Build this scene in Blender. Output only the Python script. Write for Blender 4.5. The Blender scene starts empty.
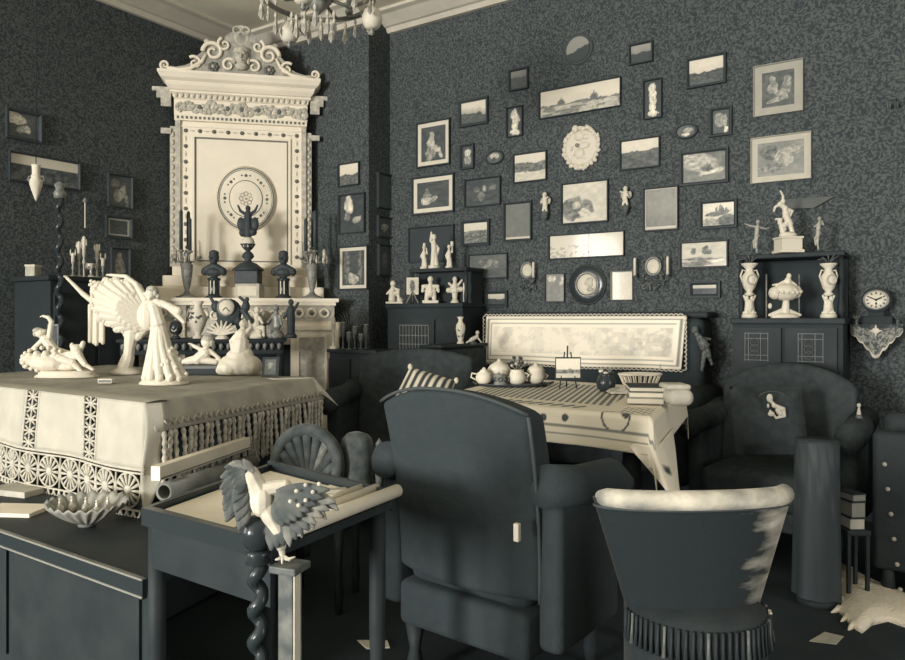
import bpy, bmesh, math, random
from mathutils import Vector, Matrix
random.seed(7)
S = bpy.context.scene
COL = S.collection
PI = math.pi

# ------------------------------------------------------------------ camera
F, CX, HY, HC = 720.0, 452.5, 318.0, 1.05
TH = math.radians(33.4)
FW = Vector((-math.sin(TH), math.cos(TH), 0)); RT = Vector((math.cos(TH), math.sin(TH), 0))
cam = bpy.data.cameras.new('camera'); camo = bpy.data.objects.new('camera', cam); COL.objects.link(camo)
camo.location = (0, 0, HC); camo.rotation_euler = (PI/2, 0, TH)
cam.sensor_width = 36; cam.lens = F/905*36; cam.shift_y = -(330-HY)/905; cam.clip_start = 0.02
S.camera = camo
# room limits
XL, XR, YF, YP, YB, ZC = -4.72, 3.0, -8.0, 4.07, 4.32, 3.33
XP = -3.42                                     # end of the pier
# ------------------------------------------------------------------ light
w = bpy.data.worlds.new('world'); S.world = w; w.use_nodes = True
w.node_tree.nodes['Background'].inputs[0].default_value = (0.95, 0.97, 1.0, 1)
w.node_tree.nodes['Background'].inputs[1].default_value = 0.6
def area(name, loc, rot, sx, sy, power, col=(1, .985, .96)):
    l = bpy.data.lights.new(name, 'AREA'); l.shape = 'RECTANGLE'; l.size = sx; l.size_y = sy
    l.energy = power; l.color = col
    o = bpy.data.objects.new(name, l); COL.objects.link(o); o.location = loc; o.rotation_euler = rot
    return o
area('daylight_left_window', (XL+.12, -2.8, 1.4), (0, -PI/2, 0), 2.1, 1.9, 190)
area('daylight_front_window', (-2.6, YF+.12, 1.4), (PI/2, 0, 0), 1.7, 2.1, 1330)
area('daylight_front_window_far', (.9, YF+.12, 1.4), (PI/2, 0, 0), 1.7, 2.1, 130)
area('daylight_right_window', (XR-.12, 1.4, 1.4), (0, PI/2, 0), 2.1, 1.5, 60)
S.view_settings.view_transform = 'Standard'; S.view_settings.look = 'None'
S.view_settings.exposure = -0.40; S.view_settings.gamma = 1.0; S.view_settings.use_curve_mapping = False

# ------------------------------------------------------------------ projection helpers (design-time placement)
def ray(px):
    k = (px-CX)/F
    return FW+RT*k
def at_d(px, py, d):
    p = ray(px)*d; return Vector((p.x, p.y, HC+(HY-py)*d/F))
def on_z(px, py, z):
    return at_d(px, py, F*(HC-z)/(py-HY))
def zd(px, z, d):
    p = ray(px)*d; return Vector((p.x, p.y, z))
def on_Y(px, py, Y):
    return at_d(px, py, Y/ray(px).y)
def on_X(px, py, X):
    return at_d(px, py, X/ray(px).x)

# ------------------------------------------------------------------ colours: the print's tone scale
def lin(c):
    return c/12.92 if c <= .04045 else ((c+.055)/1.055)**2.4
def tone(t):
    t = max(0, min(1.08, t))
    return tuple(min(.9, 1.04*lin((a+b*t)/255)) for a, b in ((54, 180), (61, 162), (63, 138)))
MATS = {}
def black(k): return tuple(c*k for c in tone(0))
def mat(name, t, rough=.7, spec=.3, var=0, vscale=8, bump=0, bscale=40, sheen=0, metal=0, coat=0, t2=None, dk=1):
    if name in MATS: return MATS[name]
    m = bpy.data.materials.new(name); m.use_nodes = True; nt = m.node_tree; N = nt.nodes; L = nt.links
    b = N['Principled BSDF']
    b.inputs['Base Color'].default_value = (*tone(t), 1); b.inputs['Roughness'].default_value = rough
    b.inputs['Specular IOR Level'].default_value = spec; b.inputs['Metallic'].default_value = metal
    if sheen:
        b.inputs['Sheen Weight'].default_value = sheen; b.inputs['Sheen Roughness'].default_value = .35
        b.inputs['Sheen Tint'].default_value = (1, .93, .8, 1)
    if coat: b.inputs['Coat Weight'].default_value = coat; b.inputs['Coat Roughness'].default_value = .06
    tc = N.new('ShaderNodeTexCoord')
    if var:
        n = N.new('ShaderNodeTexNoise'); n.inputs['Scale'].default_value = vscale; n.inputs['Detail'].default_value = 5
        L.new(tc.outputs['Object'], n.inputs['Vector'])
        r = N.new('ShaderNodeValToRGB'); L.new(n.outputs['Fac'], r.inputs['Fac'])
        r.color_ramp.elements[0].position = .35; r.color_ramp.elements[1].position = .68
        r.color_ramp.elements[0].color = (*tone(t-var), 1); r.color_ramp.elements[1].color = (*tone(t+var if t2 is None else t2), 1)
        L.new(r.outputs['Color'], b.inputs['Base Color'])
    if bump:
        n = N.new('ShaderNodeTexNoise'); n.inputs['Scale'].default_value = bscale; n.inputs['Detail'].default_value = 3
        L.new(tc.outputs['Object'], n.inputs['Vector'])
        bp = N.new('ShaderNodeBump'); bp.inputs['Strength'].default_value = bump; bp.inputs['Distance'].default_value = .01
        L.new(n.outputs['Fac'], bp.inputs['Height']); L.new(bp.outputs['Normal'], b.inputs['Normal'])
    if dk != 1:
        for n in N:
            if n.type == 'VALTORGB':
                for e in n.color_ramp.elements: e.color = (e.color[0]*dk, e.color[1]*dk, e.color[2]*dk, 1)
        c = b.inputs['Base Color'].default_value; b.inputs['Base Color'].default_value = (c[0]*dk, c[1]*dk, c[2]*dk, 1)
    MATS[name] = m
    return m
def mat_print():
    m = bpy.data.materials.new('print'); m.use_nodes = True; nt = m.node_tree
    a = nt.nodes.new('ShaderNodeAttribute'); a.attribute_name = 'Col'
    b = nt.nodes['Principled BSDF']; b.inputs['Roughness'].default_value = .55; b.inputs['Specular IOR Level'].default_value = .25
    nt.links.new(a.outputs['Color'], b.inputs['Base Color'])
    MATS['print'] = m
    g = m.copy(); g.name = 'glazed_print'; MATS['glazed_print'] = g
    g.node_tree.nodes['Principled BSDF'].inputs['Coat Weight'].default_value = 1.0
    g.node_tree.nodes['Principled BSDF'].inputs['Coat Roughness'].default_value = .08
mat_print()
def mat_wallpaper():
    m = bpy.data.materials.new('wallpaper'); m.use_nodes = True; nt = m.node_tree; N = nt.nodes; L = nt.links
    b = N['Principled BSDF']; b.inputs['Roughness'].default_value = .85; b.inputs['Specular IOR Level'].default_value = .15
    tc = N.new('ShaderNodeTexCoord')
    n0 = N.new('ShaderNodeTexNoise'); n0.inputs['Scale'].default_value = 14; n0.inputs['Detail'].default_value = 2
    L.new(tc.outputs['Object'], n0.inputs['Vector'])
    mx = N.new('ShaderNodeMixRGB'); mx.inputs['Fac'].default_value = .06
    L.new(tc.outputs['Object'], mx.inputs['Color1']); L.new(n0.outputs['Color'], mx.inputs['Color2'])
    v = N.new('ShaderNodeTexVoronoi'); v.feature = 'DISTANCE_TO_EDGE'; v.inputs['Scale'].default_value = 42
    L.new(mx.outputs['Color'], v.inputs['Vector'])
    n1 = N.new('ShaderNodeTexNoise'); n1.inputs['Scale'].default_value = 80; n1.inputs['Detail'].default_value = 3
    L.new(mx.outputs['Color'], n1.inputs['Vector'])
    ad = N.new('ShaderNodeMath'); ad.operation = 'MULTIPLY_ADD'; ad.inputs[1].default_value = .35
    L.new(v.outputs['Distance'], ad.inputs[0]); L.new(n1.outputs['Fac'], ad.inputs[2])
    r = N.new('ShaderNodeValToRGB'); L.new(ad.outputs['Value'], r.inputs['Fac'])
    r.color_ramp.elements[0].position = .46; r.color_ramp.elements[1].position = .64
    r.color_ramp.elements[0].color = (*tone(.0), 1); r.color_ramp.elements[1].color = (*tone(.19), 1)
    L.new(r.outputs['Color'], b.inputs['Base Color'])
    MATS['wallpaper'] = m
mat_wallpaper()
CREAM = mat('cream_bisque', .86, .55, .3, bump=.25, bscale=60)
PLASTER = mat('cream_plaster', .93, .7, .2, var=.04, vscale=6)
STONE = mat('stove_stone', 1.0, .65, .25, var=.025, vscale=5)
CARVED = mat('carved_stone', .72, .65, .25, var=.12, vscale=25)
GROOVE = mat('stone_groove', .30, .8, .1)
CEIL = mat('ceiling_plaster', 1.05, .9, .1, var=.05, vscale=4)
CORN = mat('cornice_plaster', .8, .8, .1, var=.04, vscale=5)
DWOOD = mat('dark_wood', .03, .55, .12, var=.03, vscale=10, dk=0.66)
BLACKW = mat('black_wood', .0, .65, .08, var=.02, vscale=12, dk=0.78)
BRONZE = mat('dark_bronze', .04, .5, .22, var=.03, vscale=20, dk=0.91)
GILT = mat('dull_gilt', .38, .4, .5, var=.12, vscale=40)
DGILT = mat('dim_gilt', .2, .5, .4, var=.08, vscale=60)
GLASS = mat('crystal', .72, .12, .6, var=.2, vscale=60)
VELVET = mat('dark_velvet', .0, .95, .05, var=.02, vscale=30, sheen=.05, bump=.2, bscale=120, dk=1.00)
PLUSH = mat('dark_plush', .02, .9, .05, var=.05, vscale=14, sheen=.12, bump=.2, bscale=90, dk=0.62)
FLORAL = mat('dark_floral_cloth', .02, .95, .05, var=.0001, vscale=26, t2=.09, bump=.3, bscale=60, dk=0.85)
LINEN = mat('white_linen', .70, .9, .1, var=.03, vscale=12, bump=.15, bscale=200)
LACE = mat('cream_lace', .72, .9, .1, var=.05, vscale=30)
GREYCLOTH = mat('grey_plush_cloth', .60, .95, .05, var=.06, vscale=12, bump=.3, bscale=150)
CORDM = mat('fringe_cord', .66, .9, .05, var=.18, vscale=70, bump=.4, bscale=200)
PAPER = mat('paper', .95, .85, .1, var=.04, vscale=9)
CARD = mat('mount_card', .86, .85, .1, var=.03, vscale=15)
GREYCARD = mat('grey_frame', .66, .7, .2, var=.06, vscale=20)
FLOORM = mat('dark_carpet', .0, .95, .05, var=.03, vscale=6, dk=0.85)
EBON = mat('ebonised_gloss', .0, .2, .3, dk=0.78)
CANDLE = mat('wax_candle', .88, .6, .3)
DCANDLE = mat('dark_candle', .05, .5, .3)
DIAL = mat('clock_dial', .9, .5, .3)
INK = mat('ink', .02, .7, .1)
FUR = mat('white_fur', .98, .95, .05, var=.03, vscale=20, bump=.6, bscale=90)
FEATHD = mat('dark_feather', .2, .8, .15, var=.1, vscale=30)
FEATHL = mat('pale_feather', .8, .85, .15, var=.12, vscale=30)
LEATHER = mat('dark_leather', .01, .6, .12, var=.02, vscale=15, bump=.2, bscale=50, dk=0.80)
FRAMES = {}
def frame_mat(t):
    k = 'frame_%02d' % int(t*50)
    return mat(k, t, .5, .15, var=.02, vscale=30)

# ------------------------------------------------------------------ mesh builder
class MB:
    def __init__(s): s.v = []; s.f = []; s.c = []
    def add(s, vs, fs):
        o = len(s.v); s.v += [Vector(v) for v in vs]; s.f += [[o+i for i in f] for f in fs]; return s
    def box(s, x0, x1, y0, y1, z0, z1, M=None):
        vs = [Vector((x, y, z)) for z in (z0, z1) for y in (y0, y1) for x in (x0, x1)]
        if M: vs = [M @ v for v in vs]
        return s.add(vs, [(0, 2, 3, 1), (4, 5, 7, 6), (0, 1, 5, 4), (2, 6, 7, 3), (0, 4, 6, 2), (1, 3, 7, 5)])
    def rbox(s, x0, x1, y0, y1, z0, z1, r=.02, seg=3, M=None):
        bm = bmesh.new(); bmesh.ops.create_cube(bm, size=1)
        for v in bm.verts:
            v.co = Vector(((x0+x1)/2+v.co.x*(x1-x0), (y0+y1)/2+v.co.y*(y1-y0), (z0+z1)/2+v.co.z*(z1-z0)))
        r = min(r, .49*min(x1-x0, y1-y0, z1-z0))
        bmesh.ops.bevel(bm, geom=bm.edges[:], offset=r, segments=seg, profile=.5, affect='EDGES')
        bm.verts.index_update()
        vs = [(M @ v.co if M else v.co.copy()) for v in bm.verts]; fs = [[v.index for v in f.verts] for f in bm.faces]
        bm.free(); return s.add(vs, fs)
    def rings(s, rs, cap=True):
        n = len(rs[0]); vs = [p for r in rs for p in r]; fs = []
        for i in range(len(rs)-1):
            for j in range(n):
                k = (j+1) % n; fs.append((i*n+j, i*n+k, (i+1)*n+k, (i+1)*n+j))
        if cap: fs.append(list(range(n))[::-1]); fs.append([(len(rs)-1)*n+j for j in range(n)])
        return s.add(vs, fs)
    def lathe(s, prof, c=(0, 0, 0), n=16, sx=1, sy=1, M=None, lobes=0, lamp=0):
        rs = []
        for r, z in prof:
            ring = []
            for j in range(n):
                a = 2*PI*j/n; q = r*(1+(lamp*math.cos(lobes*a) if lobes else 0))
                p = Vector((q*math.cos(a)*sx, q*math.sin(a)*sy, z))
                if M: p = M @ p
                ring.append(p+Vector(c))
            rs.append(ring)
        return s.rings(rs)
    def cone(s, p0, p1, r0, r1, n=8):
        return s.sweep([p0, p1], [r0, r1], n)
    def sweep(s, path, r, n=8, twist=0):
        path = [Vector(p) for p in path]; m = len(path)
        if not isinstance(r, (list, tuple)): r = [r]*m
        rs = []; ref = None
        for i, p in enumerate(path):
            t = (path[min(i+1, m-1)]-path[max(i-1, 0)])
            if t.length < 1e-9: t = Vector((0, 0, 1))
            t.normalize()
            if ref is None:
                ref = t.cross(Vector((0, 0, 1)) if abs(t.z) < .9 else Vector((1, 0, 0)))
            ref = (ref-t*ref.dot(t)).normalized(); b = t.cross(ref)
            rs.append([p+(ref*math.cos(a)+b*math.sin(a))*r[i] for a in [2*PI*j/n+twist*i for j in range(n)]])
        return s.rings(rs)
    def capsule(s, p0, r0, p1, r1, n=9):
        p0, p1 = Vector(p0), Vector(p1); d = p1-p0
        if d.length < 1e-6: d = Vector((0, 0, 1e-5))
        t = d.normalized(); ref = t.cross(Vector((0, 1, 0)) if abs(t.y) < .9 else Vector((1, 0, 0))).normalized(); b = t.cross(ref)
        rs = []
        for p, r, sg in ((p0, r0, 0), (p1, r1, 1)):
            A = (-80, -50, -20) if sg == 0 else (20, 50, 80)
            for a in A:
                a = math.radians(a); q = r*math.cos(a); c = p+t*r*math.sin(a)
                rs.append([c+(ref*math.cos(h)+b*math.sin(h))*q for h in [2*PI*j/n for j in range(n)]])
        return s.rings(rs)
    def ell(s, c, rx, ry, rz, nu=12, nv=8, M=None):
        rs = []
        for i in range(nv):
            a = -PI/2+PI*(i+.35)/(nv-.3)
            ring = []
            for j in range(nu):
                h = 2*PI*j/nu; p = Vector((rx*math.cos(a)*math.cos(h), ry*math.cos(a)*math.sin(h), rz*math.sin(a)))
                ring.append((M @ p if M else p)+Vector(c))
            rs.append(ring)
        return s.rings(rs)
    def prism(s, poly, y0, y1, M=None):
        n = len(poly)
        vs = [Vector((x, y0, z)) for x, z in poly]+[Vector((x, y1, z)) for x, z in poly]
        if M: vs = [M @ v for v in vs]
        fs = [list(range(n)), [n+i for i in range(n)][::-1]]+[(i, n+i, n+(i+1) % n, (i+1) % n) for i in range(n)]
        return s.add(vs, fs)
    def torus(s, c, R, r, nu=28, nv=6, plane='xz', sz=1, a0=0, a1=2*PI):
        full = abs(a1-a0-2*PI) < 1e-6; pts = []
        k = nu if full else nu+1
        rs = []
        for i in range(k):
            a = a0+(a1-a0)*i/nu; ring = []
            for j in range(nv):
                b = 2*PI*j/nv; q = R+r*math.cos(b); h = r*math.sin(b)
                if plane == 'xz': p = Vector((q*math.cos(a), h, q*math.sin(a)*sz))
                else: p = Vector((q*math.cos(a), q*math.sin(a), h))
                ring.append(p+Vector(c))
            rs.append(ring)
        if full:
            rs.append(rs[0]); return s.rings(rs, cap=False)
        return s.rings(rs)
    def grid(s, fn, nu, nv, paint=None):
        o = len(s.v)
        for j in range(nv+1):
            for i in range(nu+1):
                s.v.append(Vector(fn(i/nu, j/nv)))
                if paint: s.c.append(paint(i/nu, j/nv))
        for j in range(nv):
            for i in range(nu):
                a = o+j*(nu+1)+i; s.f.append([a, a+1, a+nu+2, a+nu+1])
        return s
    def mesh(s, name, m, smooth=False, fix=True):
        me = bpy.data.meshes.new(name); me.from_pydata([tuple(v) for v in s.v], [], s.f)
        if fix:
            bm = bmesh.new(); bm.from_mesh(me); bmesh.ops.recalc_face_normals(bm, faces=bm.faces[:]); bm.to_mesh(me); bm.free()
        if s.c:
            a = me.color_attributes.new('Col', 'FLOAT_COLOR', 'POINT')
            a.data.foreach_set('color', [x for c in s.c for x in (*c, 1)])
        me.materials.append(m)
        if smooth:
            me.polygons.foreach_set('use_smooth', [True]*len(me.polygons))
        me.update(); return me
    def build(s, name, m, parent=None, smooth=False, label=None, fix=True):
        o = bpy.data.objects.new(name, s.mesh(name, m, smooth, fix)); COL.objects.link(o)
        if parent: o.parent = parent
        if label: o['label'] = label
        return o
def tag(o, label, cat, group=None, kind=None):
    if label: o['label'] = label
    if cat: o['category'] = cat
    if group: o['group'] = group
    if kind: o['kind'] = kind
    return o
def thing(name, label, cat, loc, rz=TH, group=None):
    o = bpy.data.objects.new(name, None); COL.objects.link(o); o.empty_display_size = .05
    o.location = loc; o.rotation_euler = (0, 0, rz)
    return tag(o, label, cat, group)
def inst(src, parent, loc=(0, 0, 0), rot=(0, 0, 0), sc=(1, 1, 1), name=None):
    o = src.copy(); COL.objects.link(o); o.parent = parent; o.location = loc; o.rotation_euler = rot; o.scale = sc
    return o
def struct(o):
    o['kind'] = 'structure'; return o
def dup(root, loc, rz=None, label=None):
    r = root.copy(); COL.objects.link(r); r.location = loc
    if rz is not None: r.rotation_euler = (0, 0, rz)
    if label: r['label'] = label
    for ch in list(root.children):
        c = ch.copy(); COL.objects.link(c); c.parent = r
        for g in ch.children:
            d = g.copy(); COL.objects.link(d); d.parent = c
    return r

# value noise for painting prints
def _h(i, j, s):
    n = (i*374761393+j*668265263+s*974634777) & 0xffffffff
    n = ((n ^ (n >> 13))*1274126177) & 0xffffffff
    return ((n ^ (n >> 16)) & 0xffff)/65535
def vn(x, y, s=0):
    i, j = math.floor(x), math.floor(y); fx, fy = x-i, y-j
    fx = fx*fx*(3-2*fx); fy = fy*fy*(3-2*fy)
    a = _h(i, j, s)*(1-fx)+_h(i+1, j, s)*fx; b = _h(i, j+1, s)*(1-fx)+_h(i+1, j+1, s)*fx
    return a*(1-fy)+b*fy
def fb(x, y, s=0):
    return .55*vn(x, y, s)+.3*vn(x*2.1, y*2.1, s+1)+.15*vn(x*4.3, y*4.3, s+2)

# ------------------------------------------------------------------ room shell
WP = MATS['wallpaper']
struct(MB().box(XL, XR, YF, YB+.2, -.1, 0).build('floor', FLOORM))
struct(MB().box(XL-.2, XR+.2, YF-.2, YB+.2, ZC, ZC+.1).build('ceiling', CEIL))
struct(MB().box(XP, XR+.2, YB, YB+.2, 0, ZC).build('wall_back', WP))
struct(MB().box(XL-.2, XP, YP, YB+.2, 0, ZC).build('wall_pier', WP))
def wall_with_hole(name, horiz, fixed0, fixed1, a0, a1, holes, m):
    mb = MB(); z0, z1 = .3, 2.5; cur = a0
    def seg(p, q, za, zb):
        if horiz: mb.box(p, q, fixed0, fixed1, za, zb)
        else: mb.box(fixed0, fixed1, p, q, za, zb)
    for h0, h1 in holes:
        seg(cur, h0, 0, ZC); seg(h0, h1, 0, z0); seg(h0, h1, z1, ZC); cur = h1
    seg(cur, a1, 0, ZC)
    return struct(mb.build(name, m))
wall_with_hole('wall_left', False, XL-.2, XL, YF-.2, YP, [(-3.8, -1.8)], WP)
wall_with_hole('wall_right', False, XR, XR+.2, YF-.2, YB, [(.6, 2.2)], WP)
wall_with_hole('wall_front', True, YF-.2, YF, XL, XR, [(-3.5, -1.7), (.0, 1.8)], WP)
WHITEP = mat('white_paint', .85, .5, .3)
WGLASS = bpy.data.materials.new('window_glass'); WGLASS.use_nodes = True
_b = WGLASS.node_tree.nodes['Principled BSDF']; _b.inputs['Transmission Weight'].default_value = 1; _b.inputs['Roughness'].default_value = .02
def window(n, horiz, fixed, a0, a1):
    r = bpy.data.objects.new('window_%d' % n, None); COL.objects.link(r); struct(r)
    def bx(mb, p, q, d0, d1, za, zb):
        if horiz: mb.box(p, q, fixed+d0, fixed+d1, za, zb)
        else: mb.box(fixed+d0, fixed+d1, p, q, za, zb)
    mb = MB()
    bx(mb, a0, a0+.06, -.04, .04, .3, 2.5); bx(mb, a1-.06, a1, -.04, .04, .3, 2.5)
    bx(mb, a0+.06, a1-.06, -.04, .04, .3, .36); bx(mb, a0+.06, a1-.06, -.04, .04, 2.44, 2.5)
    mid = (a0+a1)/2
    bx(mb, mid-.03, mid+.03, -.04, .04, .36, 2.44)
    for z in (1.0, 1.7): bx(mb, a0+.06, mid-.03, -.03, .03, z-.02, z+.02); bx(mb, mid+.03, a1-.06, -.03, .03, z-.02, z+.02)
    mb.build('window_frame', WHITEP, r)
    for p, q in ((a0+.06, mid-.03), (mid+.03, a1-.06)):
        for za, zb in ((.36, .98), (1.02, 1.68), (1.72, 2.44)):
            mb = MB(); bx(mb, p, q, -.004, .004, za, zb); mb.build('pane', WGLASS, r)
window(1, False, XL-.1, -3.8, -1.8); window(2, True, YF-.1, -3.5, -1.7); window(3, True, YF-.1, .0, 1.8); window(4, False, XR+.1, .6, 2.2)
# cornice mouldings
def cornice(n, pts_a, pts_b):
    prof = [(0, 0), (.03, 0), (.05, .03), (.07, .035), (.15, .09), (.19, .1), (.19, .12), (0, .12)]
    a, b = Vector(pts_a), Vector(pts_b); d = (b-a).normalized(); nrm = Vector((d.y, -d.x, 0))
    mb = MB()
    mb.rings([[p+nrm*o+Vector((0, 0, ZC-.12+h)) for o, h in prof] for p in (a, b)])
    struct(mb.build('trim_%d' % n, CORN))
cornice(1, (XL, YF, 0), (XL, YP, 0)); cornice(2, (XL+.19, YP, 0), (XP, YP, 0)); cornice(3, (XP, YB, 0), (XR, YB, 0))
struct(MB().box(XP+.01, XR, YB-.03, YB, 0, .16).build('baseboard_back', DWOOD))
struct(MB().box(XL, XL+.03, YF, YP-1, 0, .16).build('baseboard_left', DWOOD))

# ------------------------------------------------------------------ corner fireplace
CR = Vector((XL, YP, 0)); RF = PI/4
def floc(x, p, z=0):           # local coordinate on the diagonal
    return CR+Vector((x*.70711+p*.70711, x*.70711-p*.70711, z))
fp = thing('corner_fireplace', 'cream carved corner fireplace with tall overmantel and scrolled crest', 'fireplace', CR, RF)
P0 = -.62                                        # face of the overmantel
MB().box(-.47, .47, P0, P0+.08, 1.43, 2.52).build('overmantel_panel', STONE, fp)
for sx in (-1, 1):
    mb = MB(); mb.box(sx*.47-.035 if sx > 0 else -.47-.0, sx*.47+.0 if sx > 0 else -.47+.035, P0-.02, P0, 1.43, 2.50)
    mb.build('edge_strip', CARVED, fp)
    mb = MB(); mb.box(min(sx*.47, sx*.51), max(sx*.47, sx*.51), P0+.0, P0+.06, 1.43, 2.46); pil = mb.build('side_colonnette', CARVED, fp)
    bead = None
    for i in range(16):
        z = 1.5+i*.06
        if bead is None:
            bead = MB().ell((0, 0, 0), .013, .012, .022, 8, 6).build('bead', CARVED, pil, True); bead.location = (sx*.49, P0-.002, z)
        else: inst(bead, pil, (sx*.49, P0-.002, z))
# inner raised moulding frame
def rect_frame(mb, x0, x1, z0, z1, wd, y0, y1):
    mb.box(x0, x0+wd, y0, y1, z0, z1); mb.box(x1-wd, x1, y0, y1, z0, z1)
    mb.box(x0+wd, x1-wd, y0, y1, z0, z0+wd); mb.box(x0+wd, x1-wd, y0, y1, z1-wd, z1)
mb = MB(); rect_frame(mb, -.355, .355, 1.45, 2.405, .018, P0-.014, P0); mb.build('panel_moulding', STONE, fp)
mb = MB(); rect_frame(mb, -.335, .335, 1.47, 2.385, .008, P0-.006, P0); mb.build('panel_groove', GROOVE, fp)
mb = MB(); rect_frame(mb, -.445, .445, 1.44, 2.47, .012, P0-.008, P0); mb.build('border_moulding', STONE, fp)
stud = None; dia = None
def studs(x, z, big):
    global stud, dia
    if big:
        if stud is None:
            stud = MB().ell((0, 0, 0), .015, .012, .015, 8, 6).build('border_stud', GROOVE, fp, True); stud.location = (x, P0-.004, z)
        else: inst(stud, fp, (x, P0-.004, z))
    else:
        if dia is None:
            dia = MB().prism([(-.02, 0), (0, -.006), (.02, 0), (0, .006)], -.006, .002).build('border_diamond', CARVED, fp); dia.location = (x, P0, z)
        else: inst(dia, fp, (x, P0, z))
for i in range(9):
    studs(-.40+.1*i, 2.432, True)
    if i < 8: studs(-.35+.1*i, 2.432, False)
for sx in (-.40, .40):
    for i in range(1, 9):
        studs(sx, 2.432-.115*i, True)
        d = dia.copy(); COL.objects.link(d); d.location = (sx, P0, 2.432-.115*i+.0575); d.rotation_euler = (0, PI/2, 0)
# frieze and cornice
MB().box(-.475, .475, P0-.03, P0+.05, 2.50, 2.545).build('dentil_band', STONE, fp)
dn = None
for i in range(30):
    x = -.45+.9*i/29
    if dn is None:
        dn = MB().box(-.007, .007, -.006, .002, -.009, .009).build('dentil', GROOVE, fp); dn.location = (x, P0-.03, 2.522)
    else: inst(dn, fp, (x, P0-.03, 2.522))
frz = MB().box(-.48, .48, P0-.01, P0+.05, 2.545, 2.66).build('frieze', STONE, fp)
lf = None
for i in range(17):
    x = -.44+.055*i; z = 2.60+.012*math.sin(i*1.9)
    mbk = MB()
    for k in range(5):
        a = k*1.26+i; mbk.ell((.016*math.cos(a), 0, .026*math.sin(a)), .013, .012, .016, 6, 5)
    mbk.torus((0, -.002, 0), .026, .006, 12, 5)
    if lf is None: lf = mbk.build('carved_leaf', CARVED, frz, True); lf.location = (x, P0-.014, z)
    else: inst(lf, frz, (x, P0-.014, z), (0, i*.8, 0), (1.15 if i % 4 else 1.5, 1, 1.15 if i % 4 else 1.5))
for x in (-.3, -.1, 0, .12, .27):
    MB().ell((x, P0-.015, 2.605), .02, .016, .02, 8, 6).build('carved_rosette', GROOVE, frz, True)
def corn_prof(mb, prof, hw, y0):
    # profile (out, z) run round the front and both returns
    rs = []
    for o, z in prof:
        rs.append([Vector((-hw-o, P0+.06, z)), Vector((-hw-o, y0-o, z)), Vector((hw+o, y0-o, z)), Vector((hw+o, P0+.06, z))])
    return mb.rings(rs)
mb = MB(); corn_prof(mb, [(0, 2.66), (.01, 2.67), (.012, 2.69), (.03, 2.70), (.03, 2.715)], .475, P0-.02); mb.build('bed_moulding', STONE, fp)
egg = None
for i in range(24):
    x = -.46+.92*i/23
    if egg is None:
        egg = MB().ell((0, 0, 0), .013, .012, .02, 8, 6).build('egg_ornament', CARVED, fp, True); egg.location = (x, P0-.034, 2.685)
    else: inst(egg, fp, (x, P0-.034, 2.685))
mb = MB(); corn_prof(mb, [(.0, 2.715), (.02, 2.72), (.04, 2.745), (.045, 2.755), (.045, 2.765)], .485, P0-.03); mb.build('cornice_cove', STONE, fp)
mb = MB(); corn_prof(mb, [(.0, 2.765), (.0, 2.772), (.025, 2.79), (.038, 2.815), (.042, 2.82), (.042, 2.84), (.02, 2.845)], .535, P0-.08); mb.build('cornice_top', STONE, fp)
for sx in (-1, 1):
    for k, (z0, z1, o) in enumerate(((2.40, 2.44, .05), (2.60, 2.66, .05), (2.66, 2.71, .08), (2.71, 2.74, .11))):
        MB().box(min(sx*.50, sx*(.52+o)), max(sx*.50, sx*(.52+o)), P0-.02, P0+.0, z0, z1).build('side_cornice', CARVED, fp)
# crest
def mirror(pts): return [(-x, z) for x, z in pts[::-1]]
half = [(.0, 2.885), (.53, 2.885), (.56, 2.90), (.555, 2.945), (.52, 2.955), (.505, 2.93), (.46, 2.925), (.40, 2.94), (.35, 2.965), (.335, 3.0), (.29, 3.04), (.24, 3.10), (.20, 3.12), (.14, 3.13), (.12, 3.17), (.09, 3.20), (.05, 3.215)]
full = half+mirror(half)
crest = MB().prism(full, P0-.04, P0+.0).build('crest', mat('crest_stone_shaded', .58, .7, .2, var=.12, vscale=25), fp); crest.location = (0, 0, -.04)  # backing darker: grey-brown carving with relief shadow put into its colour
for sx in (-1, 1):
    def vol(cx, cz, R, turns, r, a0, dirn):
        pts = []; rr = []
        for i in range(28):
            t = i/27; a = a0+dirn*turns*2*PI*t; q = R*(1-.8*t)
            pts.append((sx*(cx+q*math.cos(a)), P0-.05, cz+q*math.sin(a))); rr.append(r*(1-.5*t))
        return MB().sweep(pts, rr, 6).build('scroll', STONE, crest, True)
    vol(.20, 3.05, .075, 1.4, .017, 0, 1); vol(.12, 3.11, .05, 1.2, .013, 1.2, -1); vol(.535, 2.93, .034, 1.3, .011, -1.2, 1)
    vol(.33, 2.96, .05, 1.2, .012, .8, 1); vol(.09, 2.96, .05, 1.1, .012, 2.2, -1)
    MB().sweep([(sx*.52, P0-.05, 2.91), (sx*.44, P0-.05, 2.90), (sx*.36, P0-.05, 2.915), (sx*.28, P0-.05, 2.97), (sx*.25, P0-.05, 3.03)], [.012, .016, .016, .014, .01], 6).build('scroll_band', STONE, crest, True)
    mb = MB()
    for k in range(7):
        a = 2*PI*k/7; mb.ell((sx*.20+.026*math.cos(a), P0-.05, 2.94+.026*math.sin(a)), .014, .014, .014, 6, 5)
    mb.build('rosette', GROOVE, crest, True)
    MB().ell((sx*.20, P0-.06, 2.94), .014, .012, .014, 8, 6).build('rosette_centre', CARVED, crest, True)
    MB().ell((sx*.245, P0-.03, 3.13), .025, .02, .022, 8, 6).build('crest_knob', CARVED, crest, True)
mb = MB(); mb.ell((0, P0-.055, 3.03), .05, .045, .065); mb.ell((0, P0-.1, 3.02), .012, .014, .02, 8, 6)
mb.ell((0, P0-.05, 3.075), .058, .04, .03); mb.ell((0, P0-.06, 2.955), .045, .03, .03)
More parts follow.
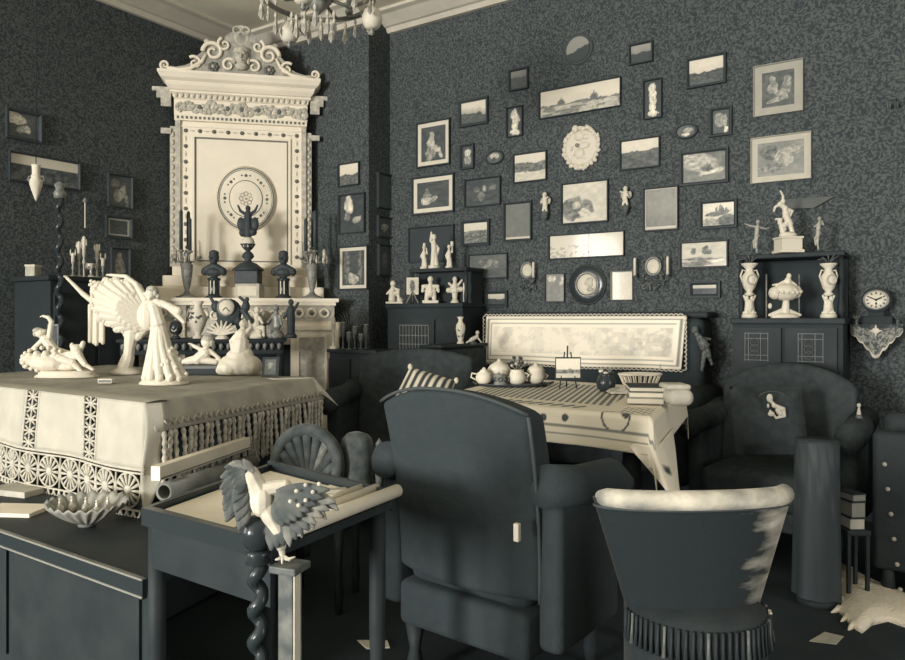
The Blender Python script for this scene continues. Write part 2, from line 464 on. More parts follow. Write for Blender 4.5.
for sx in (-1, 1):
    mb.ell((sx*.02, P0-.096, 3.04), .012, .008, .006, 6, 5); mb.ell((sx*.05, P0-.05, 3.0), .016, .02, .03, 8, 6)
mb.ell((0, P0-.092, 2.99), .018, .01, .007, 6, 5)
mask = mb.build('crest_mask', CARVED, crest, True)
mb = MB(); mb.torus((0, P0-.03, 3.17), .045, .014, 18, 6); mb.torus((-.03, P0-.04, 3.225), .028, .01, 14, 6); mb.torus((.03, P0-.04, 3.225), .028, .01, 14, 6)
mb.ell((0, P0-.03, 3.255), .03, .02, .016, 8, 6); mb.build('crest_finial', CARVED, crest, True)
# stepped base under the panel
for z0, z1, hw, o in ((1.36, 1.43, .49, .03), (1.28, 1.36, .55, .07), (1.19, 1.28, .60, .11)):
    MB().rbox(-hw, hw, P0-o, P0+.05, z0, z1, .008, 2).build('base_course', STONE, fp)
# shelf and jambs
mb = MB(); mb.box(-.70, .70, -.98, -.66, 1.165, 1.19); mb.box(-.68, .68, -.96, -.66, 1.14, 1.165); mb.build('mantel_shelf', STONE, fp)
for sx in (-1, 1):
    a, b = sorted((sx*.36, sx*.66))
    j = MB().box(a, b, -.92, -.68, .0, 1.03).build('jamb', STONE, fp)
    MB().box(a-.01, b+.01, -.93, -.68, 1.03, 1.14).build('carved_block', CARVED, fp)
    cm = (a+b)/2
    mb = MB(); rect_frame(mb, cm-.11, cm+.11, .45, .93, .02, -.935, -.92); mb.build('jamb_moulding', STONE, j)
    MB().box(cm-.09, cm+.09, -.925, -.92, .47, .91).build('jamb_inset', CARVED, j)
    MB().rbox(a-.005, b+.005, -.945, -.92, .96, .99, .006, 2).build('jamb_band', STONE, j)
    for k in (-1, 0, 1):
        MB().torus((cm+k*.09, -.935, 1.085), .03, .01, 16, 6).build('carved_ring', STONE, j, True)
        MB().ell((cm+k*.09, -.935, 1.085), .014, .012, .014, 8, 6).build('carved_boss', GROOVE, j, True)
    MB().lathe([(.022, .0), (.03, .02), (.02, .04), (.02, .9), (.03, .93), (.024, .96), (.03, 1.02)], (sx*.69, -.9, 0.0), 12).build('corner_colonnette', STONE, fp, True)
MB().box(-.36, .36, -.90, -.68, .86, 1.14).build('lintel', CARVED, fp)
for i in range(9):
    MB().torus((-.32+.08*i, -.905, 1.07), .03, .009, 14, 6).build('lintel_ring', STONE, fp, True)
MB().box(-.36, .36, -.72, -.70, 0, .86).build('firebox', BLACKW, fp)
MB().box(-.62, .62, -1.02, -.66, 0, .03).build('hearth', DWOOD, fp)

# roundel plate on the overmantel
pl = thing('wall_plate', 'oval cream plate with dark rings hung on the fireplace overmantel', 'plate', floc(.03, .62, 1.94), RF)
R1 = Matrix.Rotation(PI/2, 4, 'X')
pb = MB().lathe([(.0, .004), (.205, .004), (.215, .016), (.20, .028), (.13, .018), (.115, .03), (.05, .022), (0, .022)], n=40, sy=1.14, M=R1).build('plate_body', STONE, pl, True)
for R, r in ((.200, .0045), (.190, .003), (.117, .0045), (.108, .003)):
    MB().torus((0, -.026, 0), R, r, 44, 5, sz=1.14).build('painted_ring', GROOVE, pl, True)
for a in range(8):
    h = a*PI/4; x, z = .152*math.cos(h), .152*math.sin(h)*1.14
    mb = MB(); mb.ell((x, -.022, z), .012, .006, .012, 6, 5)
    for k in (-1, 1): mb.ell((x+.03*k*math.cos(h+PI/2), -.022, z+.03*k*math.sin(h+PI/2)), .007, .005, .007, 6, 5)
    mb.build('painted_sprig', GROOVE, pl, True)
mb = MB()
for k in range(8):
    h = k*PI/4; mb.torus((.035*math.cos(h), -.024, .035*math.sin(h)*1.1), .014, .003, 10, 4)
mb.ell((0, -.026, 0), .01, .006, .01, 8, 6)
mb.build('painted_rosette', CARVED, pl, True)

# ------------------------------------------------------------------ figures drawn in photo pixels at a real distance
class PXT:
    """converts photo-pixel offsets at a given distance into metres in a thing facing the camera"""
    def __init__(s, name, label, cat, bx, by, z, d, group=None):
        s.bx, s.by, s.s = bx, by, d/F
        s.o = thing(name, label, cat, zd(bx, z, d), TH, group)
    def p(s, x, y, d=0): return Vector(((x-s.bx)*s.s, d*s.s, (s.by-y)*s.s))
    def body(s, shapes, m=None, name='body', vox=.42, parent=None, label=None, smooth=1):
        mb = MB(); q = s.s
        for c in shapes:
            if c[0] == 'e':
                _, x, y, rx, ry = c[:5]; rd = c[5] if len(c) > 5 else rx; dd = c[6] if len(c) > 6 else 0
                mb.ell(s.p(x, y, dd), rx*q, rd*q, ry*q, 12, 9)
            else:
                x0, y0, r0, x1, y1, r1 = c[:6]; d0 = c[6] if len(c) > 6 else 0; d1 = c[7] if len(c) > 7 else d0
                mb.capsule(s.p(x0, y0, d0), r0*q, s.p(x1, y1, d1), r1*q)
        o = mb.build(name, m or CREAM, parent or s.o, True, label)
        r = o.modifiers.new('remesh', 'REMESH'); r.mode = 'VOXEL'; r.voxel_size = vox*q; r.use_smooth_shade = True
        k = o.modifiers.new('smooth', 'SMOOTH'); k.factor = .5; k.iterations = smooth
        return o
    def lathe(s, prof, x, y, name, m, n=16, sy=1, parent=None, lobes=0, lamp=0, d=0):
        # prof in pixels (r, height above y)
        o = MB().lathe([(r*s.s, h*s.s) for r, h in prof], s.p(x, y, d), n, 1, sy, None, lobes, lamp).build(name, m, parent or s.o, True)
        return o
    def box(s, x0, x1, y0, y1, d0, d1, name, m, r=0, parent=None):
        a, b = s.p(x0, y1, d0), s.p(x1, y0, d1)
        mb = MB()
        if r: mb.rbox(a.x, b.x, a.y, b.y, a.z, b.z, r*s.s, 2)
        else: mb.box(a.x, b.x, a.y, b.y, a.z, b.z)
        return mb.build(name, m, parent or s.o)
    def sweep(s, pts, r, name, m, n=6, parent=None):
        rr = [x*s.s for x in r] if isinstance(r, (list, tuple)) else r*s.s
        return MB().sweep([s.p(*p) for p in pts], rr, n).build(name, m, parent or s.o, True)
def fingers(x, y, ang, r=.55, ln=3.6, spread=.22, n=4, d=0):
    out = []
    for i in range(n):
        a = math.radians(ang)+(i-(n-1)/2)*spread; l = ln*(1, 1.15, 1.05, .85)[i % 4]
        out.append((x, y, r*1.15, x+l*math.cos(a), y+l*math.sin(a), r*.8, d+(i-1.5)*.7, d+(i-1.5)*.9))
    return out

# ------------------------------------------------------------------ pictures
def P_land(h=.5, seed=0, sky=.95, sky2=.85, land=.25, amp=.14, var=.4, fore=None):
    def f(u, v):
        hz = h+amp*(fb(u*3.2, 1.3, seed)-.5)*2
        if v > hz: return sky2+(sky-sky2)*min(1, (v-hz)/.3)+.04*(vn(u*9, v*9, seed)-.5)
        t = land+var*(fb(u*13, v*16, seed+5)-.45)
        if fore is not None and v < hz*.5: t = fore+.25*(fb(u*8, v*14, seed+9)-.5)
        return t
    return f
def P_fig(ells, bg=.12, seed=0, nz=.18, soft=.25):
    def f(u, v):
        t = bg+nz*(fb(u*7, v*9, seed)-.4)
        u += .16*(fb(u*5.5, v*5.5, seed+11)-.5); v += .16*(fb(u*5.5, v*5.5, seed+12)-.5)
        for cx, cy, rx, ry, ro, tt in ells:
            dx, dy = u-cx, v-cy; c, s_ = math.cos(ro), math.sin(ro)
            q = ((dx*c+dy*s_)/rx)**2+((-dx*s_+dy*c)/ry)**2
            if q < 1+soft:
                k = 1 if q < 1 else 1-(q-1)/soft
                t = t*(1-k)+k*(tt+.75*(fb(u*13, v*14, seed+3)-.5))
        return t
    return f
def P_grey(t=.45, seed=0, var=.12, edge=.0):
    def f(u, v): return t+var*(fb(u*9, v*9, seed)-.5)*2+edge*(1 if v < .05 else 0)
    return f
def P_city(seed=0):
    def f(u, v):
        hz = .44+.10*(fb(u*5, .5, seed)-.5)*2+.06*(u-.3)
        for cx, cw, ch in ((.27, .045, .20), (.69, .05, .24)):
            d = abs(u-cx)/cw
            if d < 1: hz = max(hz, .46+ch*math.sqrt(1-d*d)*(.75))
            if abs(u-cx) < .010: hz = max(hz, .46+ch*1.05)
        if v > hz: return .95-.06*vn(u*6, v*5, seed)
        band = fb(u*22, v*26, seed+2)
        return (.34 if v > .36 else .72-.3*(fb(u*9, v*12, seed+7) > .52))+.45*(band-.5)
    return f
FIG_SEAT = [(.45, .72, .10, .09, 0, .75), (.42, .52, .15, .18, .2, .7), (.58, .36, .20, .09, -.5, .75), (.75, .2, .06, .16, .3, .75), (.35, .22, .2, .18, 0, .5)]
FIG_STAND = [(.5, .86, .13, .07, 0, .9), (.5, .66, .22, .16, 0, .9), (.5, .40, .2, .22, .1, .85), (.5, .14, .34, .12, 0, .9), (.28, .75, .08, .14, -.5, .85), (.72, .62, .08, .14, .5, .8)]
def picture(wall, x0, x1, y0, y1, label, paint, fr=1.6, ft=.03, mt=0, mtone=.88, name='framed_picture', cat='picture', th=.025, group=None, glaze=True, flat=False):
    """outer edge x0..x1, y0..y1 (heights at the centre) as read on that wall"""
    cy = (y0+y1)/2; cx = (x0+x1)/2
    if wall == 'back': A, B = on_Y(x0, cy, YB), on_Y(x1, cy, YB); rz = 0
    elif wall == 'pier': A, B = on_Y(x0, cy, YP), on_Y(x1, cy, YP); rz = 0
    elif wall == 'ret': A, B = on_X(x0, cy, XP), on_X(x1, cy, XP); rz = PI/2
    else: A, B = on_X(x0, cy, XL), on_X(x1, cy, XL); rz = PI/2
    wd = (B-A).length if rz == 0 else abs(B.y-A.y)
    wd = math.hypot(B.x-A.x, B.y-A.y)
    C = (A+B)/2; d = C.dot(FW); s = d/F
    C.z = HC+(HY-cy)*s; ht = (y1-y0)*s
    hs = wd/(x1-x0)                               # metres per pixel along the wall
    r = thing(name, label, cat, C, rz, group)
    fw = fr*s; W, H = wd/2, ht/2
    mb = MB()
    def side(p, q, p2, q2):
        mb.rings([[Vector((a[0], y, a[1])) for a, y in ((o, 0), (o, -th), ((o[0]*.5+i[0]*.5, o[1]*.5+i[1]*.5), -th*1.0), (i, -th*.55), (i, 0))] for o, i in ((p, p2), (q, q2))])
    o4 = [(-W, -H), (W, -H), (W, H), (-W, H)]; i4 = [(-W+fw, -H+fw), (W-fw, -H+fw), (W-fw, H-fw), (-W+fw, H-fw)]
    for k in range(4): side(o4[k], o4[(k+1) % 4], i4[k], i4[(k+1) % 4])
    mb.build('frame', frame_mat(ft), r)
    w2, h2 = W-fw, H-fw
    if mt:
        m = mt*s; mb = MB(); rect_frame(mb, -w2, w2, -h2, h2, m, -.010, -.002); mb.build('mount', mat('mount_%02d' % int(mtone*50), mtone, .85, .1, var=.02, vscale=15), r)
        w2 -= m; h2 -= m
    nu = max(6, min(70, int((x1-x0)*1.1))); nv = max(6, min(60, int((y1-y0)*1.1)))
    MB().grid(lambda u, v: (-w2+2*w2*u, -.006, -h2+2*h2*v), nu, nv, lambda u, v: tone(paint(u, v))).build('print', MATS['glazed_print' if glaze else 'print'], r)
    return r
B = 'back'
picture(B, 417.5, 451, 121, 166.5, 'cream-mounted print of a seated statue high beside the pier', P_fig(FIG_SEAT, .12, 1), 1.6, .02, 4, .86)
picture(B, 459.5, 489, 99, 126, 'small dark-framed landscape right of the seated statue print', P_land(.45, 2, .9, .6, .15, .2, .3), 2.8, .04)
picture(B, 509.5, 529, 69, 90.5, 'tiny dim landscape in dark frame above the white statuette photograph', P_land(.62, 3, .4, .32, .1, .1, .2), 2, .02)
picture(B, 507.5, 523.5, 107, 137, 'narrow photograph of a draped white statuette on dark ground', P_fig(FIG_STAND, .05, 4), 1, .0)
picture(B, 461, 475, 144.5, 169.5, 'narrow portrait in dark frame left of the tiny oval', P_fig([(.5, .68, .3, .2, 0, .75), (.5, .35, .32, .22, 0, .55)], .1, 5), 2.2, .03)
picture(B, 514, 547.5, 152.5, 182, 'bay landscape with pale water left of the white medallion', P_land(.66, 6, .92, .88, .28, .10, .5, .82), 1.4, .02)
picture(B, 540, 621.5, 84.5, 113.5, 'long panoramic city view with two domes', P_city(7), 1.2, .03)
picture(B, 629.5, 653.5, 43, 64, 'tiny landscape at the top of the wall near round plate', P_land(.55, 8, .55, .45, .05, .12, .1), 2, .02)
picture(B, 644, 662.5, 80, 119, 'tall dark photograph of a white Venus statue', P_fig([(.52, .83, .13, .07, 0, .95), (.5, .66, .22, .12, .2, .92), (.5, .48, .2, .16, 0, .92), (.47, .28, .18, .18, .1, .9), (.5, .1, .34, .05, 0, .95), (.36, .84, .08, .12, -.8, .8)], .02, 9, .06), 1, .0)
picture(B, 687, 726.5, 56, 86.5, 'sea view with bright sky left of the grey-framed classical print', P_land(.5, 10, .92, .86, .12, .12, .35), 2.6, .03)
picture(B, 710, 732.5, 107.5, 136.5, 'small dim portrait below the bright sea view', P_fig([(.4, .6, .28, .3, 0, .5), (.75, .5, .12, .3, 0, .6), (.8, .15, .14, .1, .6, .95)], .1, 11), 3, .03)
picture(B, 754, 803.5, 63.5, 114.5, 'large grey-bordered print of seated classical figures, uppermost at right', P_fig([(.3, .78, .1, .1, 0, .55), (.32, .55, .16, .16, .4, .5), (.78, .78, .09, .1, 0, .5), (.74, .52, .14, .2, -.3, .5), (.5, .38, .3, .07, -.5, .6), (.45, .2, .3, .06, .3, .5)], .14, 12, .3), .8, .62, 7.2, .62)
picture(B, 751.5, 811.5, 135.5, 181.5, 'grey-bordered figure print directly under the classical figures', P_fig([(.25, .7, .18, .2, 0, .12), (.55, .5, .22, .25, 0, .55), (.8, .75, .2, .15, 0, .5), (.3, .25, .3, .12, 0, .35)], .35, 13, .3), .8, .7, 5.5, .74)
picture(B, 620.5, 660.5, 138.5, 169, 'landscape with blank pale sky right of the white medallion', P_land(.6, 14, .93, .9, .18, .08, .4), 1.5, .03)
picture(B, 680.5, 729, 150, 184.5, 'dark-framed misty landscape under the small dim portrait', P_fig([(.35, .7, .45, .28, -.5, .62), (.65, .33, .28, .08, .2, .85), (.55, .5, .12, .1, 0, .15)], .25, 15, .3, .6), 3, .04)
picture(B, 562, 609, 181.5, 223.5, 'pale print of a reclining figure in black frame under the medallion', P_fig([(.25, .35, .28, .28, .2, .38), (.3, .42, .1, .06, 0, .7), (.6, .4, .1, .18, .4, .45), (.5, .25, .1, .1, 0, .9)], .82, 16, .22), 1.6, .01)
picture(B, 465.5, 501.5, 178, 206.5, 'dark group picture with dim figures in thin black frame', P_fig([(.3, .6, .07, .12, 0, .3), (.55, .65, .06, .14, 0, .6), (.78, .65, .08, .12, 0, .3), (.45, .35, .1, .15, 0, .3)], .1, 17, .2), 1.5, .0)
picture(B, 413, 455, 175.5, 214, 'cream-mounted dark print of a reclining nude beside the pier', P_fig([(.3, .3, .16, .14, 0, .7), (.5, .32, .15, .1, .4, .6), (.35, .6, .05, .14, .3, .35), (.25, .5, .08, .1, 0, .4)], .12, 18), 2, .02, 4.2, .88)
picture(B, 504.5, 532.5, 202, 241, 'plain grey print in black frame right of the dim group picture', P_grey(.34, 19, .06, .45), 2, .01)
picture(B, 644, 679, 187, 231, 'plain grey print with pale lower edge right of the winged cherub', P_grey(.42, 20, .08, .4), 1.6, .03, 1, .75)
picture(B, 700, 737.5, 200, 228.5, 'ship among clouds in dark frame under the misty landscape', P_fig([(.5, .55, .38, .12, .15, .25), (.45, .7, .05, .14, 0, .2), (.6, .72, .06, .18, 0, .2), (.75, .65, .05, .12, 0, .25), (.3, .15, .3, .18, 0, .6), (.8, .2, .3, .25, 0, .25)], .86, 21, .2), 3, .03)
picture(B, 680.5, 728.5, 241, 268, 'seascape with two sailing boats in thin dark frame', P_fig([(.28, .65, .06, .14, 0, .4), (.55, .7, .07, .18, 0, .25), (.62, .6, .06, .1, 0, .35), (.5, .3, .5, .06, -.1, .4), (.7, .22, .3, .05, .1, .95), (.3, .12, .4, .12, 0, .45)], .8, 22, .25), 1.6, .06)
picture(B, 689, 721, 281, 298, 'small dark picture with a bright strip of sky beside the sofa end', P_land(.65, 23, .85, .75, .05, .05, .35), 4, .03)
picture(B, 462, 490.5, 220, 246, 'small bright landscape with crowd in wide black frame', P_land(.62, 24, .9, .85, .3, .05, .8), 3, .0)
picture(B, 469, 508.5, 253.5, 279, 'dim picture of dancing figures under the small crowd landscape', P_fig([(.35, .6, .08, .2, .3, .4), (.5, .6, .07, .2, -.3, .42), (.7, .6, .08, .2, .4, .4)], .2, 25, .25), 1.5, .02)
picture(B, 485.5, 508.5, 290.5, 307.5, 'tiny black-framed picture with bright sky just left of the sofa top', P_land(.5, 26, .85, .8, .08, .05, .3), 3.4, .0)
picture(B, 549.5, 625, 233, 258, 'long pale map-like print in thin black frame under the reclining figure', lambda u, v: .88-.25*(fb(u*30, v*12, 27) > .6)*(u < .55)*(v < .55)-.3*(abs(u-.54) < .008), 1.2, .02)
picture(B, 546, 565.5, 273.5, 302, 'small grey card left of the round black plate', P_fig([(.3, .85, .25, .1, 0, .8), (.85, .75, .1, .14, 0, .75)], .42, 28, .2), .7, .1)
picture(B, 612, 633.5, 271.5, 300, 'small pale card right of the round black plate', P_grey(.88, 29, .05), .5, .6)
picture(B, 409.5, 455, 226, 262, 'dark unframed-looking picture behind the three figurines', P_grey(.0, 30, .03), 1.5, .05)
# oval miniatures
def oval(wall, cx, cy, rx, ry, label, paint, dark=.03):
    C = on_Y(cx, cy, YB); d = C.dot(FW); s = d/F
    hs = (on_Y(cx+5, cy, YB)-on_Y(cx-5, cy, YB)).length/10
    r = thing('oval_picture', label, 'picture', C, 0)
    mb = MB(); W, H = rx*hs, ry*s
    ring = lambda k, y: [Vector((W*k*math.cos(a), y, H*k*math.sin(a))) for a in [2*PI*i/28 for i in range(28)]]
    mb.rings([ring(1, 0), ring(1, -.015), ring(.9, -.022), ring(.76, -.012), ring(.76, 0)], cap=False)
    mb.build('frame', frame_mat(dark), r, True)
    mb = MB(); n = 18
    mb.grid(lambda u, v: (W*.78*(2*u-1)*math.sqrt(max(0, 1-(2*v-1)**2*.5)), -.008, H*.78*(2*v-1)*math.sqrt(max(0, 1-(2*u-1)**2*.5))), n, n, lambda u, v: tone(paint(u, v)))
    mb.build('print', MATS['glazed_print'], r)
    return r
oval(B, 495, 157.5, 9.5, 7.2, 'tiny oval miniature left of the bay landscape', P_fig([(.5, .6, .3, .22, 0, .7), (.45, .3, .1, .2, 0, .1)], .2, 31))
oval(B, 686.5, 131.5, 12, 7.8, 'oval miniature with pale figure below the bright sea view', P_fig([(.6, .6, .22, .2, .5, .6), (.5, .25, .22, .12, 0, .8)], .15, 32))
# round plates
def round_plate(cx, cy, r, label, parts, name='wall_plate'):
    C = on_Y(cx, cy, YB); s = C.dot(FW)/F; q = r*s
    o = thing(name, label, 'plate', C, 0)
    for nm, prof, m in parts:
        MB().lathe([(a*q, b*q) for a, b in prof], n=36, M=R1).build(nm, m, o, True)
    return o, q
o, q = round_plate(578.5, 49.5, 15.5, 'dim round plate hung at the very top of the wall', [('rim', [(0, .0), (1, .0), (1, .08), (.86, .1), (.8, .05), (0, .05)], frame_mat(.1))])
MB().grid(lambda u, v: (q*.8*(2*u-1)*math.sqrt(max(0, 1-(2*v-1)**2*.5)), -q*.1, q*.8*(2*v-1)*math.sqrt(max(0, 1-(2*u-1)**2*.5))), 20, 20, lambda u, v: tone(.5 if v > .42+.4*(u-.35)+.15*(fb(u*6, v*6, 3)-.5) else .06)).build('painted_centre', MATS['print'], o)
o, q = round_plate(587.5, 284.5, 20, 'round black plate with bright relief centre above the sofa', [('rim', [(0, .0), (1, .0), (1.02, .05), (1, .09), (.6, .06), (0, .06)], EBON)])
MB().torus((0, -q*.09, 0), q*.58, q*.025, 32, 5).build('inner_ring', GREYCARD, o, True)
MB().torus((0, -q*.07, 0), q*.97, q*.02, 36, 5).build('outer_ring', GREYCARD, o, True)
MB().lathe([(0, .06*q), (.52*q, .06*q), (.5*q, .10*q), (.3*q, .14*q), (0, .15*q)], n=28, M=R1).build('centre_disc', CARD, o, True)
mb = MB()
for x, z, a, b in ((.1, .2, .12, .14), (.18, .0, .16, .2), (-.02, .05, .1, .1), (.2, -.25, .18, .1), (.25, .22, .08, .16)): mb.ell((x*q, -.14*q, z*q), a*q, .05*q, b*q, 8, 6)
mb.build('relief_figure', CARVED, o, True)
# white putto medallion
o, q = round_plate(582, 148, 19, 'white majolica medallion wreathed in leaves', [('dish', [(0, 0), (.92, 0), (.95, .1), (.8, .16), (.45, .1), (0, .12)], CREAM)], 'medallion')
mb0 = None
for i in range(26):
    a = 2*PI*i/26; k = .92+.08*((i*7) % 3)/2
    mb = MB(); mb.ell((0, 0, 0), .13*q, .1*q, .15*q, 7, 5); mb.ell((.1*q, -.03*q, .05*q), .06*q, .06*q, .07*q, 6, 5)
    if mb0 is None: mb0 = mb.build('leaf', CREAM, o, True); mb0.location = (k*q*math.cos(a), -.1*q, k*q*math.sin(a)*1.08)
    else: inst(mb0, o, (k*q*math.cos(a), -.1*q, k*q*math.sin(a)*1.08), (0, -a*1.3, 0))
mb = MB(); mb.ell((-.3*q, -.16*q, 1.0*q), .2*q, .18*q, .22*q, 10, 8); mb.ell((-.1*q, -.12*q, .62*q), .3*q, .12*q, .26*q, 10, 8)
mb.ell((.3*q, -.1*q, .55*q), .22*q, .1*q, .16*q, 8, 6); mb.ell((.15*q, -.1*q, .1*q), .34*q, .1*q, .2*q, 10, 6); mb.ell((-.1*q, -.1*q, -.3*q), .3*q, .1*q, .3*q, 10, 6)
for k in range(9): mb.ell((random.uniform(-.6, .6)*q, -.12*q, random.uniform(-.7, .8)*q), .09*q, .07*q, .08*q, 6, 5)
mb.build('cherub', CREAM, o, True)
MB().torus((-.18*q, -.26*q, .12*q), .075*q, .03*q, 12, 5).build('eyelet', GROOVE, o, True)
mb = MB()
for x in (-.25, 0, .25): mb.ell((x*q, -.15*q, -1.05*q), .14*q, .1*q, .12*q, 7, 5)
mb.build('bottom_cluster', CREAM, o, True)
# candle sconces with round mirrors
def sconce(cx, cy, label, c0, c1, sz=1):
    C = on_Y(cx, cy, YB); s = C.dot(FW)/F*sz
    o = thing('mirror_sconce', label, 'sconce', C, 0)
    MB().lathe([(0, 0), (9*s, 0), (9*s, 1.5*s), (0, 2*s)], n=20, sy=1.9, M=R1, lobes=5, lamp=.16).build('back_plate', mat('tarnished_plate', .1, .6, .2, var=.1, vscale=60), o, True)
    MB().lathe([(0, 2*s), (6.6*s, 2*s), (6*s, 3*s), (0, 3.4*s)], (0, 0, 6.5*s), n=24, sy=1.15, M=R1).build('mirror', CARD, o, True)
    MB().torus((0, -2.6*s, 6.5*s), 7.6*s, 1.1*s, 26, 6, sz=1.15).build('mirror_frame', GILT, o, True)
    mb = MB()
    for i in range(26):
        mb.ell((random.uniform(-11, 11)*s, -2.0*s, random.uniform(-17, -2)*s), 1.5*s, 1.6*s, 1.5*s, 6, 5)
        if i % 3 == 0: mb.torus((random.uniform(-9, 9)*s, -2*s, random.uniform(-14, 14)*s), 2.6*s, .6*s, 12, 5)
    mb.build('scroll_ornament', DGILT, o, True)
    mb = MB()
    for i in range(18): mb.ell((random.uniform(-9, 9)*s, -1.6*s, random.uniform(-16, -1)*s), 2.6*s, 1.4*s, 2.4*s, 7, 5)
    mb.build('leaf_ornament', BRONZE, o, True)
    for xx in (c0, c1):
        if xx is None: continue
        mb = MB(); mb.sweep([(xx*.3*s, -2*s, -8*s), (xx*.8*s, -8*s, -9*s), (xx*s, -8*s, -4*s)], .8*s, 6); mb.lathe([(1*s, 0), (2.4*s, 1*s), (2.6*s, 1.6*s), (1.2*s, 1.8*s)], (xx*s, -8*s, -4*s), 10); mb.build('candle_arm', DGILT, o, True)
        MB().lathe([(1.35*s, 0), (1.35*s, 17*s), (.3*s, 18*s)], (xx*s, -8*s, -2.4*s), 8).build('candle', CANDLE, o, True)
sconce(528, 276, 'small mirror sconce with candle, left of the round black plate', None, 11, .86)
sconce(654, 273, 'mirror sconce with two pale candles, right of the round black plate', -17, 16)
# small winged cherubs hung on the wall
def cherub(cx, cy, label, flip=1, sc=1):
    C = on_Y(cx, cy, YB-.02); s = C.dot(FW)/F*sc
    o = thing('cherub_figurine', label, 'figurine', C, 0)
    mb = MB(); k = flip*s
    mb.ell((0, -3*s, 11*s), 2.4*s, 2.4*s, 2.6*s, 9, 7); mb.capsule((0, -3*s, 7*s), 2.6*s, (.6*k, -3*s, 1*s), 2.8*s)
    mb.capsule((1*k, -3*s, 6.5*s), 1.1*s, (4.5*k, -5*s, 8*s), .9*s); mb.capsule((-1*k, -3*s, 6*s), 1.1*s, (-3.6*k, -5*s, 3*s), .9*s)
    mb.capsule((1*k, -3*s, 0), 1.7*s, (2.5*k, -4*s, -6*s), 1.2*s); mb.capsule((-.6*k, -3*s, 0), 1.7*s, (-1.8*k, -3*s, -5*s), 1.2*s)
    b = mb.build('body', CARD, o, True); r = b.modifiers.new('remesh', 'REMESH'); r.mode = 'VOXEL'; r.voxel_size = .5*s; r.use_smooth_shade = True
    mb = MB()
    for g in (-1, 1): mb.ell((g*3.4*s, -1*s, 5*s), 2.6*s, .6*s, 3.6*s, 8, 6)
    mb.build('wing', GREYCARD, o, True)
    mb = MB(); mb.lathe([(1*s, -8*s), (2.2*s, -4*s), (4*s, 0), (4.3*s, 1*s), (0, 1*s)], (0, -2.5*s, -7*s), 10)
    for i in range(7): mb.ell((random.uniform(-3.5, 3.5)*s, -4*s, random.uniform(-13, -6)*s), 1*s, .9*s, 1*s, 6, 5)
    mb.build('bracket', DGILT, o, True)
cherub(546, 206, 'little cherub on a wall bracket left of the reclining figure print', 1)
cherub(626.5, 200, 'little cherub on a wall bracket right of the reclining figure print', -1)
# pier and return pictures
picture('pier', 339.5, 360.5, 163, 186, 'small bright landscape uppermost on the pier beside the fireplace', P_land(.5, 41, .95, .9, .2, .1, .6), 1.2, .01)
picture('pier', 340, 366, 194, 233.5, 'tall dark picture with white column, middle of the pier', P_fig([(.36, .75, .16, .22, .2, .85), (.7, .35, .16, .1, .4, .6), (.3, .45, .1, .1, 0, .4)], .06, 42), 1.3, .02)
picture('pier', 339.5, 369, 246, 290, 'cream-mounted arched interior view, lowest on the pier', P_fig([(.5, .2, .2, .14, 0, .65), (.2, .6, .12, .5, 0, .25), (.8, .5, .06, .5, 0, .3)], .1, 43), 1.6, .02, 3.2, .84)
picture('ret', 376.5, 391, 174, 209, 'dim upright picture on the narrow side of the pier, uppermost', P_grey(.14, 44, .1), 1.4, .0)
picture('ret', 376.5, 391.5, 217, 238, 'small dim picture with pale figure on the narrow side of the pier', P_fig([(.5, .5, .25, .2, .4, .5)], .1, 45), 1.4, .0)
picture('ret', 377, 391, 245, 276, 'dim upright picture on the narrow side of the pier, lowest', P_fig([(.5, .5, .2, .25, 0, .3)], .1, 46), 1.4, .01)
# left wall pictures
picture('left', 5, 41, 111, 141, 'dark-framed still life nearest the left edge, uppermost', P_fig([(.3, .7, .3, .2, 0, .8), (.6, .35, .12, .15, 0, .7), (.4, .3, .15, .12, 0, .5), (.15, .8, .2, .25, 0, .85)], .1, 51), 3, .05)
picture('left', 8, 79, 157, 186, 'wide dark-framed panorama behind the urn-shaped lamp', lambda u, v: (.9 if v > .62 else .12+.55*(fb(u*16, v*8, 52)-.42)), 1.8, .02)
picture('left', 107, 131.5, 175, 208, 'upright picture of nymphs on the wall left of the fireplace', P_fig([(.4, .35, .18, .2, .3, .55), (.65, .5, .14, .2, -.3, .6), (.3, .75, .2, .12, 0, .35), (.8, .2, .08, .2, 0, .4)], .14, 53, .25), 1.5, .04)
picture('left', 104.5, 131.5, 216, 239, 'small grey-mounted print in wide dark frame under the nymphs', P_grey(.14, 54, .12), 3, .02, 1.7, .6)
picture('left', 110, 129, 248, 278, 'dark photograph of a standing lady lowest left of the fireplace', P_fig([(.5, .75, .12, .08, 0, .6), (.5, .35, .28, .35, 0, .45)], .03, 55), 1.3, .03)

